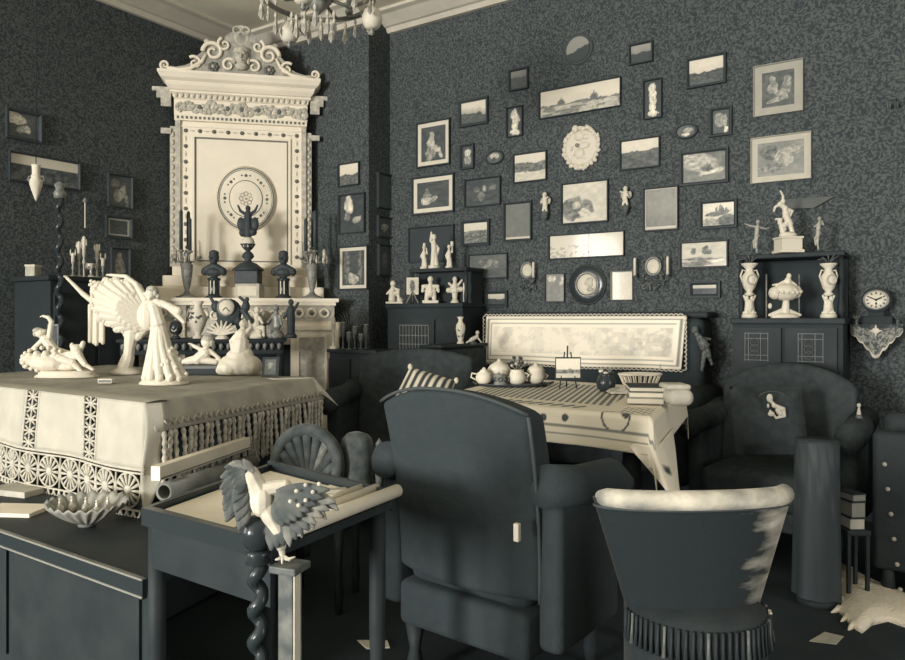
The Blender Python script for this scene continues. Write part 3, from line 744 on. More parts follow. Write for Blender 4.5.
# ------------------------------------------------------------------ things on the mantel shelf
ZM = 1.19
def md(px): return 5.2+(px-243)/95*.12
def candelabrum(px, label, flip):
    t = PXT('candelabrum', label, 'candelabrum', px, 298.5, ZM, md(px)-.02)
    t.lathe([(11, 0), (11, 1.5), (7, 3), (3.5, 5), (2, 8), (3.5, 12), (5, 22), (6, 33), (4, 36), (2, 40), (3.5, 44), (1.5, 48)], px, 298.5, 'stem', GILT, 12)
    spots = [(-4*flip, 48, DCANDLE, 40), (5*flip, 47, DCANDLE, 33), (11*flip, 42, CARD, 16), (-12*flip, 40, GLASS, 10), (0, 52, DCANDLE, 36)]
    for i, (dx, h, m, ln) in enumerate(spots):
        dd = (-5, -6, 2, 1, 4)[i]
        if dx: t.sweep([(px, 262, 0), (px+dx*.6, 266-4, dd*.6), (px+dx, 298.5-h+2, dd)], [1.2, 1, .9], 'arm', GILT)
        t.lathe([(.8, 0), (2.8, 1.5), (3.2, 3), (1.8, 3)], px+dx, 298.5-h+3, 'candle_cup', GILT, 10, d=dd)
        t.lathe([(1.9, 0), (1.8, ln-2), (.5, ln)], px+dx, 298.5-h, 'candle', m, 8, d=dd)
    for i in range(8):
        a = 2*PI*i/8
        t.lathe([(.2, 0), (1.1, 2), (.8, 7), (.3, 9)], px+9*math.cos(a)-(6*flip), 264, 'lustre', GLASS, 6, d=6*math.sin(a)-2)
candelabrum(187, 'candelabrum with dark candles at the left end of the mantel', 1)
candelabrum(312, 'candelabrum with dark candles at the right end of the mantel', -1)
def bust(px, label):
    t = PXT('bronze_bust', label, 'bust', px, 298.5, ZM, md(px)-.02)
    t.lathe([(8, 0), (8, 2), (6, 3), (5.5, 5), (5.5, 17), (6.5, 18.5), (6.5, 20), (3.5, 21), (3, 24)], px, 298.5, 'pedestal', EBON, 16)
    t.body([('e', px, 257.5, 5.2, 6.3, 5.5), (px, 262, 3.2, px, 268, 3.6), (px, 266, 4, px-9, 270.5, 3.4), (px, 266, 4, px+9, 270.5, 3.4), ('e', px, 272, 9, 5, 5.5), ('e', px-9.5, 272, 3.4, 3.8, 4), ('e', px+9.5, 272, 3.4, 3.8, 4), (px, 273, 6, px, 277, 3.4), ('e', px, 262, 3.2, 2.6, 2.6, -3.4), ('e', px-1, 258.5, 1.2, 1.2, 1.5, -5.5), ('e', px, 253.5, 5, 3.4, 5)], BRONZE, vox=.38)
    for dx in (-2.2, 1.4):
        t.box(px+dx, px+dx+1, 281, 294, -5.8, -5.2, 'inlay', CARD)
bust(214, 'dark bronze bust on a black column, left of the mantel lamp')
bust(283.5, 'dark bronze bust on a black column, right of the mantel lamp')
t = PXT('mantel_lamp', 'tall lamp urn with dark winged figure on the middle of the mantel', 'lamp', 248, 298.5, ZM, md(248)-.05)
t.box(237, 260, 271, 284, -9, 9, 'plinth', BRONZE, .8)
t.box(238, 262, 284, 298.5, -10, 9, 'base_block', GREYCARD, .6)
t.box(240.5, 259.5, 286.5, 296, -10.6, -10, 'base_plaque', CARD)
t.lathe([(15, 0), (15, 1.5), (12, 4), (8, 7.5), (4, 9), (3, 11), (6, 14), (5, 17), (2, 20), (3, 22)], 248, 271, 'foot', BRONZE, 16, lobes=8, lamp=.06)
t.lathe([(2, 0), (5, 3), (6.6, 7), (5.5, 11), (2.5, 13)], 248, 250, 'globe', CARD, 16)
t.lathe([(2, 0), (4.5, 2.5), (7, 7), (6.3, 7), (4, 4)], 248, 251, 'leaf_cup', BRONZE, 14, lobes=7, lamp=.12)
t.body([(248, 238, 3.4, 248, 224, 5.2), (248, 224, 5, 248, 214, 3.6), ('e', 248, 208.5, 2.6, 3), (248, 216, 2, 240.5, 211, 1.6), (240.5, 211, 1.5, 238, 205.5, 1), (248, 216, 2, 255, 211, 1.6), (255, 211, 1.5, 257.5, 205.5, 1),
        ('e', 241, 224, 4, 7, 2.5), ('e', 255, 224, 4, 7, 2.5), ('e', 243, 233, 4, 4), ('e', 253, 232, 4, 4), (248, 238, 3, 248, 243, 1.6)], BRONZE, vox=.5, name='winged_figure')

# ------------------------------------------------------------------ dark stand in front of the fireplace with ornaments
st = thing('ornament_stand', 'dark carved stand in front of the fireplace opening', 'stand', floc(-.06, 1.3), RF)
ZS = .92
MB().rbox(-.62, .40, -.16, .16, ZS-.025, ZS, .008, 2).build('top', DWOOD, st)
MB().box(-.60, .38, -.14, .14, ZS-.10, ZS-.025).build('apron', BLACKW, st)
dk = None
for i in range(22):
    x = -.58+.94*i/21
    if dk is None: dk = MB().lathe([(.004, 0), (.014, -.012), (.013, -.03), (.004, -.045)], n=8).build('apron_drop', GILT, st, True); dk.location = (x, -.152, ZS-.03)
    else: inst(dk, st, (x, -.152, ZS-.03))
for x in (-.58, .36):
    for y in (-.11, .11):
        MB().lathe([(.022, 0), (.03, .03), (.018, .08), (.025, .3), (.014, .34), (.025, .5), (.022, ZS-.10)], (x, y, 0), 10).build('leg', DWOOD, st, True)
MB().box(-.6, .38, -.13, .13, .3, .325).build('lower_shelf', DWOOD, st)
def sd(px): return 4.72-.14+(px-233)/110*.12
DS = 4.60
def on_stand(name, label, cat, px, dpx=0): return PXT(name, label, cat, px, 338, ZS, sd(px)+dpx)
t = on_stand('mantel_clock', 'gilt figure clock with white dial before the fireplace', 'clock', 229)
t.box(214, 245, 331, 338, -9, 9, 'base', BRONZE, 1)
t.body([('e', 229, 312, 13, 14, 6), (216, 330, 5, 222, 318, 4), (242, 330, 5, 237, 318, 4), ('e', 246, 306, 4, 6, 4), (243, 310, 3, 250, 320, 3.5), (246, 302, 2, 240, 297, 1.6), ('e', 247, 299, 2.3, 2.6), ('e', 216, 306, 5, 6, 4), (214, 303, 2, 210, 296, 1.5)], BRONZE, name='case')
d = MB().lathe([(0, 0), (7.4*t.s, 0), (7.4*t.s, .6*t.s), (0, 1*t.s)], t.p(228, 307, -6.4), 28, M=R1).build('dial', DIAL, t.o, True)
MB().torus(t.p(228, 307, -7), 8*t.s, .9*t.s, 28, 6).build('bezel', GILT, t.o, True)
mb = MB(); mb.sweep([t.p(228, 307, -7.8), t.p(225, 310, -7.8)], .45*t.s, 5); mb.sweep([t.p(228, 307, -7.8), t.p(232, 311, -7.8)], .4*t.s, 5); mb.build('hands', INK, t.o)
t = on_stand('shell_ornament', 'pale spiky shell in front of the mantel clock', 'shell', 222, -.12)
for i in range(9):
    a = PI*(i+.5)/9; mb = MB(); mb.capsule(t.p(222, 333, 0), 2.6*t.s, t.p(222+15*math.cos(a), 333-13*math.sin(a), -2*math.sin(a)), .8*t.s); mb.build('shell_rib', CARD, t.o, True)
t.lathe([(7, 0), (6, 2), (3, 4)], 222, 338, 'foot', CARD, 12)
t = on_stand('porcelain_vase', 'painted porcelain vase at the left of the ornament stand', 'vase', 198)
t.lathe([(5, 0), (5, 2), (2.5, 4), (5, 8), (8, 16), (8.5, 22), (5, 29), (3.4, 33), (6, 37), (5, 37.5)], 198, 338, 'body', CARD, 18)
for sx in (-1, 1): t.sweep([(198+sx*8, 320, 0), (198+sx*11, 314, 0), (198+sx*9, 308, 0), (198+sx*5, 308, 0)], .9, 'handle', GILT)
mb = MB()
for i in range(10): mb.ell(t.p(198+random.uniform(-6, 6), 316+random.uniform(-8, 9), -7.6), 1.5*t.s, 1.2*t.s, 1.3*t.s, 6, 5)
mb.build('painted_flowers', DGILT, t.o, True)
t = on_stand('small_globe', 'small dark glass globe at the far left of the ornament stand', 'ornament', 176)
t.lathe([(5, 0), (4, 2), (2, 3.5), (5, 6), (6.6, 11), (5, 16), (2, 18)], 176, 338, 'globe', EBON, 16); t.lathe([(1, 0), (2, 1.2), (.6, 3)], 176, 320, 'knob', GILT, 8)
MB().torus(t.p(176, 328, -5.2), 2.4*t.s, .6*t.s, 14, 5).build('ring', CARD, t.o, True)
def seated(px, label, m, h=34, flip=1, dp=0):
    t = on_stand('seated_figurine', label, 'figurine', px, dp); k = h/34
    def X(x): return px+flip*x*k
    def Y(y): return 338-y*k
    t.body([('e', X(0), Y(30), 3.2*k, 3.8*k), (X(0), Y(26), 2*k, X(-.5), Y(22), 3.8*k), (X(-.5), Y(21), 4*k, X(-1), Y(13), 4.6*k), (X(-1), Y(11), 3.4*k, X(7), Y(11), 2.8*k, 0, -3), (X(7), Y(11), 2.6*k, X(8), Y(3), 1.8*k, -3),
            (X(-1), Y(10), 3.4*k, X(4), Y(7), 2.8*k, 0, -5), (X(4), Y(7), 2.5*k, X(5), Y(2), 1.6*k, -5), (X(3), Y(22), 1.8*k, X(7), Y(16), 1.4*k, -1, -4), (X(-4), Y(22), 1.8*k, X(-6), Y(14), 1.4*k, -1)], m)
    t.lathe([(8*k, 0), (8*k, 3*k), (6.5*k, 6*k), (5*k, 8*k)], X(0), 338, 'rock_base', m, 12, lobes=5, lamp=.06)
    return t
seated(257, 'small cream seated figurine right of the mantel clock', CARD, 32)
seated(276, 'dim gilt seated figurine beside the fireplace jamb', GILT, 34, -1)
t = on_stand('lamp_globe', 'small frosted lamp globe between the two seated figurines', 'lamp', 265, .1)
t.lathe([(5, 0), (4, 1.5), (1.5, 3), (1.5, 12)], 265, 338, 'stem', GILT, 10); t.lathe([(2, 0), (6, 3), (7, 8), (5, 13), (2, 15)], 265, 326, 'globe', GREYCARD, 14)
t = on_stand('bronze_statuette', 'dark bronze statuette at the right end of the ornament stand', 'statuette', 291)
t.lathe([(6, 0), (6, 3), (4, 5)], 291, 338, 'base', BRONZE, 12)
t.body([(291, 333, 4, 291, 320, 4.5), (291, 320, 4.4, 291, 309, 4), ('e', 291, 302, 2.8, 3.4), (288, 310, 1.8, 284, 318, 1.4), (294, 310, 1.8, 298, 303, 1.3)], BRONZE)

# ------------------------------------------------------------------ low cabinet right of the fireplace and its glassware
cb = thing('low_cabinet', 'low dark cabinet between the fireplace and the shelved bookcase', 'cabinet', (-3.28, 3.86, 0), 0)
MB().rbox(-.21, .23, -.16, .11, .81, .835, .006, 2).build('top', DWOOD, cb)
MB().box(-.20, .21, -.14, .10, .04, .81).build('carcass', BLACKW, cb)
for x in (-.10, .105):
    dr = MB().rbox(x-.095, x+.095, -.155, -.14, .08, .77, .004, 2).build('door', DWOOD, cb)
    MB().ell((x+(.07 if x < 0 else -.07), -.162, .45), .008, .01, .008, 8, 6).build('knob', GILT, dr, True)
MB().box(-.2, .21, -.13, .10, 0, .04).build('plinth', BLACKW, cb)
def on_cab(name, label, cat, px, d=4.9):
    d += .13
    return PXT(name, label, cat, px, 318+(HC-.835)*F/d, .835, d)
t = on_cab('candlestick', 'candlestick with pale candle beside the fireplace jamb', 'candlestick', 333.5); by = t.by
t.lathe([(4.5, 0), (4.5, 1.2), (1.6, 3), (1.2, 8), (2.2, 12), (1.2, 16), (1.5, 20), (2.4, 21)], 333.5, by, 'stick', CARD, 12); t.lathe([(1.9, 0), (2.3, 5), (1.5, 10), (.3, 12)], 333.5, by-21, 'flame_shade', CANDLE, 10)
gl = None
for i, (px, h, d, l) in enumerate(((343, 26, 4.95, 'tall thin glass vase next to the candlestick'), (349, 17, 4.82, 'short glass goblet in front of the tall thin vase'), (355, 22, 4.92, 'glass goblet in the middle of the dim glassware'), (361, 15, 4.85, 'small glass tumbler right of the middle goblet'), (366, 24, 4.95, 'tall glass decanter at the right end of the low cabinet'))):
    t = on_cab('glass_vessel', l, 'glassware', px, d); t.o['group'] = 'dim glassware on the low cabinet'
    t.lathe([(3, 0), (.8, 1.2), (.7, h*.4), (2.2, h*.55), (2.8, h*.8), (2.2, h), (1.9, h), (2.4, h*.8)], px, t.by, 'bowl', DGILT, 12)
    MB().torus(t.p(px, t.by-h), 2.1*t.s, .4*t.s, 12, 5, plane='xy').build('rim', GREYCARD, t.o, True)
t = on_cab('dried_bouquet', 'dim bouquet in a dark pot behind the glassware', 'bouquet', 352, 5.05)
t.lathe([(5, 0), (6, 8), (4, 12)], 352, t.by, 'pot', BLACKW, 10)
for i in range(12):
    a = -1.3+2.6*i/11; t.sweep([(352, t.by-10, 0), (352+8*math.sin(a), t.by-22, random.uniform(-4, 2)), (352+15*math.sin(a), t.by-24-13*math.cos(a), random.uniform(-6, 0))], [.5, .5, .3], 'stalk', DGILT, 4)

# ------------------------------------------------------------------ shelved bookcase left of the sofa
bc = thing('shelved_bookcase', 'dark two-tier bookcase with latticed door beside the pier', 'bookcase', (-2.82, 4.155, 0), 0)
MB().box(-.37, .26, -.15, .12, 0, 1.12).build('carcass', BLACKW, bc)
MB().rbox(-.38, .27, -.17, .12, 1.12, 1.15, .006, 2).build('lower_top', DWOOD, bc)
MB().box(-.19, .25, -.02, .12, 1.15, 1.365).build('upper_case', BLACKW, bc)
MB().rbox(-.21, .27, -.12, .12, 1.365, 1.39, .006, 2).build('upper_top', DWOOD, bc)
for x in (-.195, .255): MB().lathe([(.012, 1.15), (.016, 1.2), (.009, 1.25), (.016, 1.3), (.012, 1.365)], (x, -.1, 0), 10).build('shelf_post', DWOOD, bc, True)
dr = MB().box(-.30, .04, -.165, -.15, .55, 1.04).build('door', DWOOD, bc)
DG2 = mat('lattice_brass', .26, .5, .4)
for i in range(10):
    MB().box(-.245+.027*i-.0028, -.245+.027*i+.0028, -.173, -.165, .80, 1.0).build('lattice_bar', DG2, dr)
for z in (.80, .87, .93, 1.0): MB().box(-.25, .0, -.1735, -.1655, z-.003, z+.003).build('lattice_rail', DG2, dr)
MB().box(.06, .24, -.165, -.15, .55, 1.04).build('door', DWOOD, bc)
SD = 4.93
def on_tier(name, label, cat, px, z, d): return PXT(name, label, cat, px, HY-(z-HC)*F/d, z, d)
t = on_tier('candle_figurine', 'cream figurine holding a candle, left on the upper bookcase tier', 'figurine', 424, 1.39, 4.98); b = t.by
def small_fig(t, x, b, h, arms=(), m=CREAM, seat=False):
    k = h/30
    sh = [('e', x, b-27*k, 2.2*k, 2.7*k), (x, b-24*k, 1.2*k, x, b-21*k, 2.6*k), (x, b-20*k, 2.8*k, x, b-14*k, 2.4*k), (x, b-13*k, 2.8*k, x-1*k, b-2*k, 2.4*k), (x+.8*k, b-13*k, 2.4*k, x+2*k, b-2*k, 2.4*k)]
    for a in arms:
        sh.append((x+a[0]*.3*k, b-21*k, 1.3*k, x+a[0]*k, b-a[1]*k, 1.1*k)); sh.append((x+a[0]*k, b-a[1]*k, 1.1*k, x+a[2]*k, b-a[3]*k, .8*k))
    t.body(sh, m); t.lathe([(5*k, 0), (5*k, 2*k), (4*k, 3*k)], x, b, 'base', m, 12)
small_fig(t, 424, b, 24, [(4, 19, 3, 26), (-4, 16, -2, 12)]); t.lathe([(1.4, 0), (1.4, 4.5)], 424.5, b-21, 'candle', CANDLE, 8, d=-2)
t = on_tier('tall_figurine', 'tall cream figurine with raised arm, middle of the upper bookcase tier', 'figurine', 434, 1.39, 4.95); small_fig(t, 434, t.by, 35, [(-3, 24, -2.2, 31), (4, 17, 3, 12)])
t = on_tier('candle_figurine', 'cream figurine holding a candle, right on the upper bookcase tier', 'figurine', 449, 1.39, 4.93); b = t.by
small_fig(t, 449, b, 24, [(4, 20, 4, 27), (-4, 16, -3, 12)]); t.lathe([(1.6, 0), (1.6, 5)], 452, b-22, 'candle', CANDLE, 8)
t = on_tier('cupid_figurine', 'cream seated cupid, leftmost on the lower bookcase tier', 'figurine', 394, 1.15, 5.05); b = t.by; x = 394
t.body([('e', x-1, b-20, 2.8, 3.2), (x-1, b-17, 2, x-2, b-10, 3.3), (x-2, b-9, 3, x+4, b-11, 2.4), (x+4, b-11, 2.2, x+5, b-3, 1.6), (x-3, b-14, 1.5, x-7, b-10, 1.2), (x+1, b-15, 1.4, x+5, b-14, 1.1), (x-2, b-8, 3.4, x-2, b-4.5, 3.8), ('e', x+6, b-3.4, 3.4, 2.8)], CREAM)
t.box(x-8, x+9, b-2, b, -5, 5, 'base', CREAM, .5)
t = on_tier('photo_on_easel', 'small print on a dark easel between the cupid and winged figurine', 'picture', 412.5, 1.15, 4.95); b = t.by
t.box(406.5, 418.5, b-26, b-9, 1, 2.2, 'card', CARD, .2)
w0 = (418.5-406.5-2)*t.s/2; c0 = t.p(412.5, b-17.5, .7)
MB().grid(lambda u, v: (c0.x+w0*(2*u-1), c0.y, c0.z+(v-.5)*13.5*t.s), 12, 16, lambda u, v: tone(P_fig([(.5, .5, .25, .4, 0, .25)], .75, 61)(u, v))).build('print', MATS['print'], t.o)
for sx in (-1, 1): t.sweep([(412.5, b-12, 1), (412.5+sx*6, b-.3, -3)], .6, 'easel_leg', GILT)
t.sweep([(412.5, b-12, 2.3), (412.5, b-.3, 8)], .6, 'easel_leg', GILT)
t = on_tier('winged_figurine', 'broad cream winged figurine in the middle of the lower bookcase tier', 'figurine', 430.5, 1.15, 4.93); b = t.by; x = 430.5
t.body([('e', x, b-24, 3, 3.4), (x, b-20, 2, x, b-14, 4), (x-7, b-17, 2.2, x+7, b-17, 2.2), (x-7, b-17, 2, x-8, b-12, 1.4), (x+7, b-17, 2, x+8, b-12, 1.4), (x-3, b-12, 3, x-4, b-3, 2.2), (x+3, b-12, 3, x+4, b-3, 2.2), ('e', x, b-10, 4, 4)], CREAM)
t.box(x-8, x+8, b-3, b, -5, 5, 'base', CREAM, .5)
t = on_tier('lyre_figurine', 'cream figurine with spread arms, rightmost on the lower bookcase tier', 'figurine', 455, 1.15, 4.9); b = t.by; x = 455
t.body([('e', x, b-24, 2.6, 3), (x, b-21, 2, x, b-13, 4.6), (x-6, b-13, 3, x+6, b-14, 3), (x, b-12, 4, x, b-5, 2.6), (x+3, b-18, 1.6, x+7, b-23, 1.2), (x-3, b-17, 1.6, x-6, b-20, 1.2)], CREAM)
t.lathe([(5, 0), (4, 2), (2, 5)], x, b, 'base', CREAM, 12)
t = on_tier('white_candle', 'single thin white candle at the right end of the bookcase', 'candle', 464, 1.15, 4.88); t.lathe([(2.4, 0), (2.4, 1), (1, 1.5)], 464, t.by, 'dish', DWOOD, 10); t.lathe([(1, 0), (1, 19), (.3, 20)], 464, t.by-1, 'candle', CANDLE, 8)
t = on_tier('china_vase', 'tall painted china vase at the left end of the sofa', 'vase', 460.5, .89, 4.47); b = t.by
t.lathe([(3.6, 0), (3.6, 1.2), (2.4, 3), (3.5, 8), (4.8, 15), (4.4, 19), (2.2, 22), (2, 24), (3.4, 27), (2.6, 27)], 460.5, b, 'body', CARD, 16)
mb = MB()
for i in range(7): mb.ell(t.p(460.5+random.uniform(-3, 2.5), b-13+random.uniform(-6, 6), -4), .9*t.s, .7*t.s, .9*t.s, 6, 5)
mb.build('painted_sprig', DGILT, t.o, True)
t = on_tier('bird_figurine', 'small pale bird figurine just right of the china vase', 'figurine', 474, .89, 4.33); b = t.by
t.body([(472, b-5, 2.6, 477, b-8, 2), ('e', 477.5, b-12, 2, 2.2), (472, b-5, 2, 466.5, b-2, .9), (477, b-8, 1.2, 481.5, b-2, .7)], GREYCARD)
t.lathe([(4, 0), (3, 2.4), (1, 4)], 473.5, b, 'base', BRONZE, 10)

# ------------------------------------------------------------------ sofa with lace
so = thing('sofa', 'dark upholstered sofa along the picture wall under the lace', 'sofa', (-1.73, 4.0, 0), 0)
MB().rbox(-.70, .70, .06, .29, .30, 1.05, .05, 3).build('backrest', VELVET, so, True)
MB().rbox(-.72, .72, .09, .30, 1.05, 1.085, .012, 2).build('top_rail', DWOOD, so)
MB().rbox(-.66, .66, -.52, .08, .28, .46, .05, 3).build('seat', FLORAL, so, True)
for sx in (-1, 1):
    if sx > 0: MB().rbox(.62, .78, -.50, .28, .22, .68, .07, 3).build('armrest', FLORAL, so, True)
    else:
        MB().rbox(-.80, -.66, -.50, .28, .22, .87, .03, 3).build('armrest', FLORAL, so, True)
        MB().rbox(-.81, -.65, -.51, .04, .87, .89, .006, 2).build('arm_ledge', DWOOD, so)
    for y in (-.45, .22): MB().lathe([(.02, 0), (.03, .05), (.022, .1), (.035, .24)], (sx*.66, y, 0), 10).build('leg', DWOOD, so, True)
# lace antimacassar: hangs over the back
LX0, LX1, LZ0, LZ1 = -2.40, -1.125, .762, 1.062
LYF = 4.0+.05
def lace_pt(u, v):
    sag = .003*math.sin(u*9)*(1-v)
    x = LX0+(LX1-LX0)*u+(.02*(v-.5) if u > .9 else 0)
    return (x, LYF-.012-.018*(1-v)-.006*math.sin(u*14)*(1-v), LZ0+(LZ1-LZ0)*v+sag)
def lace_col(u, v):
    e = min(u*4.2, (1-u)*4.2, v, 1-v)
    if e < .05: return tone(.96)
    if e < .085: return tone(.45)
    if e < .14: return tone(1.03)
    if e < .165: return tone(.55)
    if e < .22: return tone(1.0)
    t = .98
    p = fb(u*34, v*11, 71)
    for cx in (.34, .44, .54, .62): 
        if abs(u-cx) < .022 and abs(v-.5) < .26: p += .35*math.cos((v-.5)*6)
    t -= .07 if p < .46 else 0
    if u > .52: t -= (.07+.12*(u-.5))*(1 if fb(u*26, v*8, 75) < .5 else 0)
    t -= .06*(math.sin(u*40+fb(u*5, v*3, 5)*4) > .6)
    return tone(t)
lc = MB().grid(lace_pt, 150, 46, lace_col).build('lace_cloth', MATS['print'], None, True, fix=False)
la = thing('sofa_lace', 'long cream lace antimacassar hung over the sofa back', 'lace', (0, 0, 0), 0); lc.parent = la
sm = lc.modifiers.new('thick', 'SOLIDIFY'); sm.thickness = .004
sc0 = None
def scallop(x, z, rot):
    global sc0
    yy = LYF-.03
    if sc0 is None:
        sc0 = MB().torus((0, 0, 0), .013, .004, 8, 5, a0=PI, a1=2*PI).build('scallop', LACE, la, True); sc0.location = (x, yy, z)
    else: inst(sc0, la, (x, yy, z), (0, rot, 0))
for i in range(48): scallop(LX0+(LX1-LX0)*(i+.5)/48, LZ0+.002+.003*math.sin((i+.5)/48*9), 0)
for i in range(12):
    scallop(LX0+.001, LZ0+(LZ1-LZ0)*(i+.5)/12, PI/2); scallop(LX1+.005, LZ0+(LZ1-LZ0)*(i+.5)/12, -PI/2)
for i in range(48): scallop(LX0+(LX1-LX0)*(i+.5)/48, LZ1-.002, PI)
# doll on the wall by the sofa end
t = PXT('cloth_doll', 'dim cloth doll leaning at the right end of the sofa', 'doll', 704, 372, HC-54*3.95/F, 3.95)
t.body([('e', 695, 330, 3.5, 3.8), (697, 334, 2.6, 704, 345, 6), (704, 345, 5.5, 709, 356, 3), (709, 356, 2, 712, 364, 1.6), (700, 338, 2, 710, 339, 1.4), (705, 350, 3, 702, 370, 2)], mat('doll_cloth', .18, .9, .1, var=.14, vscale=60))

# ------------------------------------------------------------------ dark cabinet along the left wall, with candles
lcab = thing('twisted_column_cabinet', 'tall dark cabinet with twisted column against the left wall', 'cabinet', (XL+.24, 2.72, 0), PI/2)
ZL = 1.30
MB().box(-.50, .06, -.20, .22, 0, ZL-.03).build('carcass', BLACKW, lcab)
MB().rbox(-.53, .08, -.23, .22, ZL-.03, ZL, .006, 2).build('top', DWOOD, lcab)
for x in (-.36, -.09):
    dd = MB().rbox(x-.125, x+.125, -.215, -.20, .1, 1.2, .004, 2).build('door', DWOOD, lcab)
    MB().ell((x+.09, -.222, .7), .01, .012, .01, 8, 6).build('knob', GILT, dd, True)
def twist(mb, x, y, z0, z1, r, amp, turns, n=60):
    pts = []
    for i in range(n+1):
        t = i/n; a = turns*2*PI*t
        pts.append((x+amp*math.cos(a), y+amp*math.sin(a), z0+(z1-z0)*t))
    return mb.sweep(pts, r, 8)
tw = MB(); twist(tw, -.47, -.245, .10, 1.75, .018, .011, 14, 120); tw.build('twisted_column', EBON, lcab, True)
MB().lathe([(.03, 1.75), (.035, 1.78), (.02, 1.8), (.03, 1.83), (.0, 1.85)], (-.47, -.245, 0), 12).build('column_finial', GILT, lcab, True)
MB().lathe([(.04, 0), (.04, .05), (.025, .1)], (-.47, -.245, 0), 12).build('column_base', DWOOD, lcab, True)
ld = 4.42
def on_l(name, label, cat, px, d=4.42, group=None): return PXT(name, label, cat, px, HY-(ZL-HC)*F/d, ZL, d, group)
GR = 'candlesticks on the left cabinet'
for px, h, d, l in ((73, 24, 4.36, 'short brass candlestick, leftmost on the left cabinet'), (79, 36, 4.40, 'tall candlestick with pale candle, second from the left'), (84, 42, 4.50, 'tallest candlestick in the middle of the left cabinet'), (97, 34, 4.52, 'tall candlestick with pale candle at the right of the left cabinet'), (103, 21, 4.60, 'short brass candlestick, rightmost on the left cabinet')):
    t = on_l('candlestick', l, 'candlestick', px, d, GR); b = t.by
    k = h*.62
    t.lathe([(3.2, 0), (3.2, 1), (1, 2.4), (.8, k*.5), (1.6, k*.6), (.8, k*.75), (1.8, k*.95), (1.8, k)], px, b, 'stick', GILT if h < 30 else GREYCARD, 12)
    t.lathe([(1.7, 0), (1.7, h*.34), (.5, h*.38)], px, b-k, 'candle', CANDLE, 8)
    for sx in (-1, 1):
        t.lathe([(.2, 0), (.9, 2), (.6, 6), (.2, 7)], px+sx*2.4, b-k+1-7, 'lustre', GLASS, 6)
t = on_l('glass_group', 'small cluster of cut-glass drops between the tall candlesticks', 'glassware', 91, 4.45); b = t.by
t.lathe([(4, 0), (3, 1.5), (1, 3), (1, 8), (4.5, 11), (5, 14), (4, 14)], 91, b, 'bowl', GLASS, 14, lobes=7, lamp=.1)
for i in range(7):
    a = 2*PI*i/7; t.lathe([(.2, 0), (.9, 2.4), (.2, 5)], 91+4.6*math.cos(a), b-8, 'drop', GLASS, 6, d=4.6*math.sin(a))
t = on_l('small_box', 'little pale box at the left of the left cabinet', 'box', 33, 4.33); b = t.by; t.box(28.5, 38, b-10, b, -6, 6, 'box', GREYCARD, .5); t.box(28, 38.5, b-11.5, b-9.5, -6.4, 6.4, 'lid', CARD, .4)
# urn-shaped lamp hanging before the wide panorama
t = PXT('urn_lamp', 'cream urn-shaped lamp hanging before the wide panorama', 'lamp', 36, 201, HC+(HY-201)*3.95/F, 3.95)
t.lathe([(.4, 0), (1.6, 3), (4, 10), (6, 17), (5.6, 21), (4.2, 23), (4.6, 24.5), (4.2, 26)], 36, 201, 'urn', CARD, 18)
t.lathe([(4.2, 0), (3.6, 2), (3.8, 9), (4.4, 11), (2, 11.5)], 36, 176, 'chimney', CANDLE, 16)
for sx in (-1, 1): t.sweep([(36+sx*5.6, 183, 0), (36+sx*8, 180, 0), (36+sx*7, 176, 0), (36+sx*4, 177, 0)], .6, 'handle', GILT)
zt = (ZC-(HC+(HY-165)*3.95/F))/t.s
t.sweep([(36, 165, 0), (36, 165-zt, 0)], .45, 'chain', BLACKW, 5)
# thin bell pull
bp = on_X(85, 228, XL+.03); bo = thing('bell_pull', 'thin pale bell-pull cord on the dark left wall', 'cord', bp, PI/2)
MB().sweep([(0, 0, 0), (0, 0, .17)], .004, 6).build('cord', CARD, bo); MB().lathe([(.004, .17), (.014, .175), (.012, .19), (.004, .2)], n=8).build('wall_knob', GILT, bo, True)
MB().sweep([(0, 0, .18), (0, .03, .18)], .004, 6).build('hook', GILT, bo)

# ------------------------------------------------------------------ desk table under the cloth
ZT = .78
C = on_z(148, 404, ZT); Lf = on_z(-40, 383, ZT); Rb = on_z(316, 379, ZT)
ex = (Lf-C); ex.z = 0; exn = ex.normalized(); ey = (Rb-C); ey.z = 0; eyn = ey.normalized()
LX_, LY_ = 1.62, ey.length                       # length along the front, depth
def T(a, b, z=ZT, oa=0, ob=0): return C+exn*(a*LX_+oa)+eyn*(b*LY_+ob)+Vector((0, 0, z-ZT))
dk_ = thing('desk_table', 'dark writing table under the lace-edged cloth', 'table', (0, 0, 0), 0)
def slab(mb, a0, a1, b0, b1, z0, z1):
    return mb.rings([[T(a, b, z) for a, b in ((a0, b0), (a1, b0), (a1, b1), (a0, b1))] for z in (z0, z1)])
slab(MB(), .015, 1, .02, 1, ZT-.035, ZT-.004).build('top', DWOOD, dk_)
slab(MB(), .06, .98, .55, .97, .40, ZT-.035).build('cupboard', BLACKW, dk_)
for a, b in ((.03, .04), (.97, .04), (.03, .96), (.97, .96)):
    p = T(a, b); MB().lathe([(.03, 0), (.035, .04), (.02, .08), (.03, .2), (.035, .45), (.022, .5), (.035, .6), (.035, ZT-.035)], (p.x, p.y, 0), 12).build('leg', EBON, dk_, True)
slab(MB(), -.26, 1, -.34, -.03, .405, .43).build('lower_shelf', DWOOD, dk_)
slab(MB(), -.26, 1, -.355, -.34, .385, .432).build('shelf_edge', EBON, dk_)
slab(MB(), -.25, 1, -.32, -.29, 0, .42).build('base_panel', BLACKW, dk_)
slab(MB(), .06, .98, .05, .5, .02, .40).build('pedestal', BLACKW, dk_)
for z_ in (.432, .39):
    mb = MB(); mb.sweep([T(-.26, -.356, z_), T(1, -.356, z_)], .0025, 5); mb.build('edge_highlight', mat('highlight_line', .5, .4, .3), dk_)  # pale lines added in place of specular highlights on the shelf edge
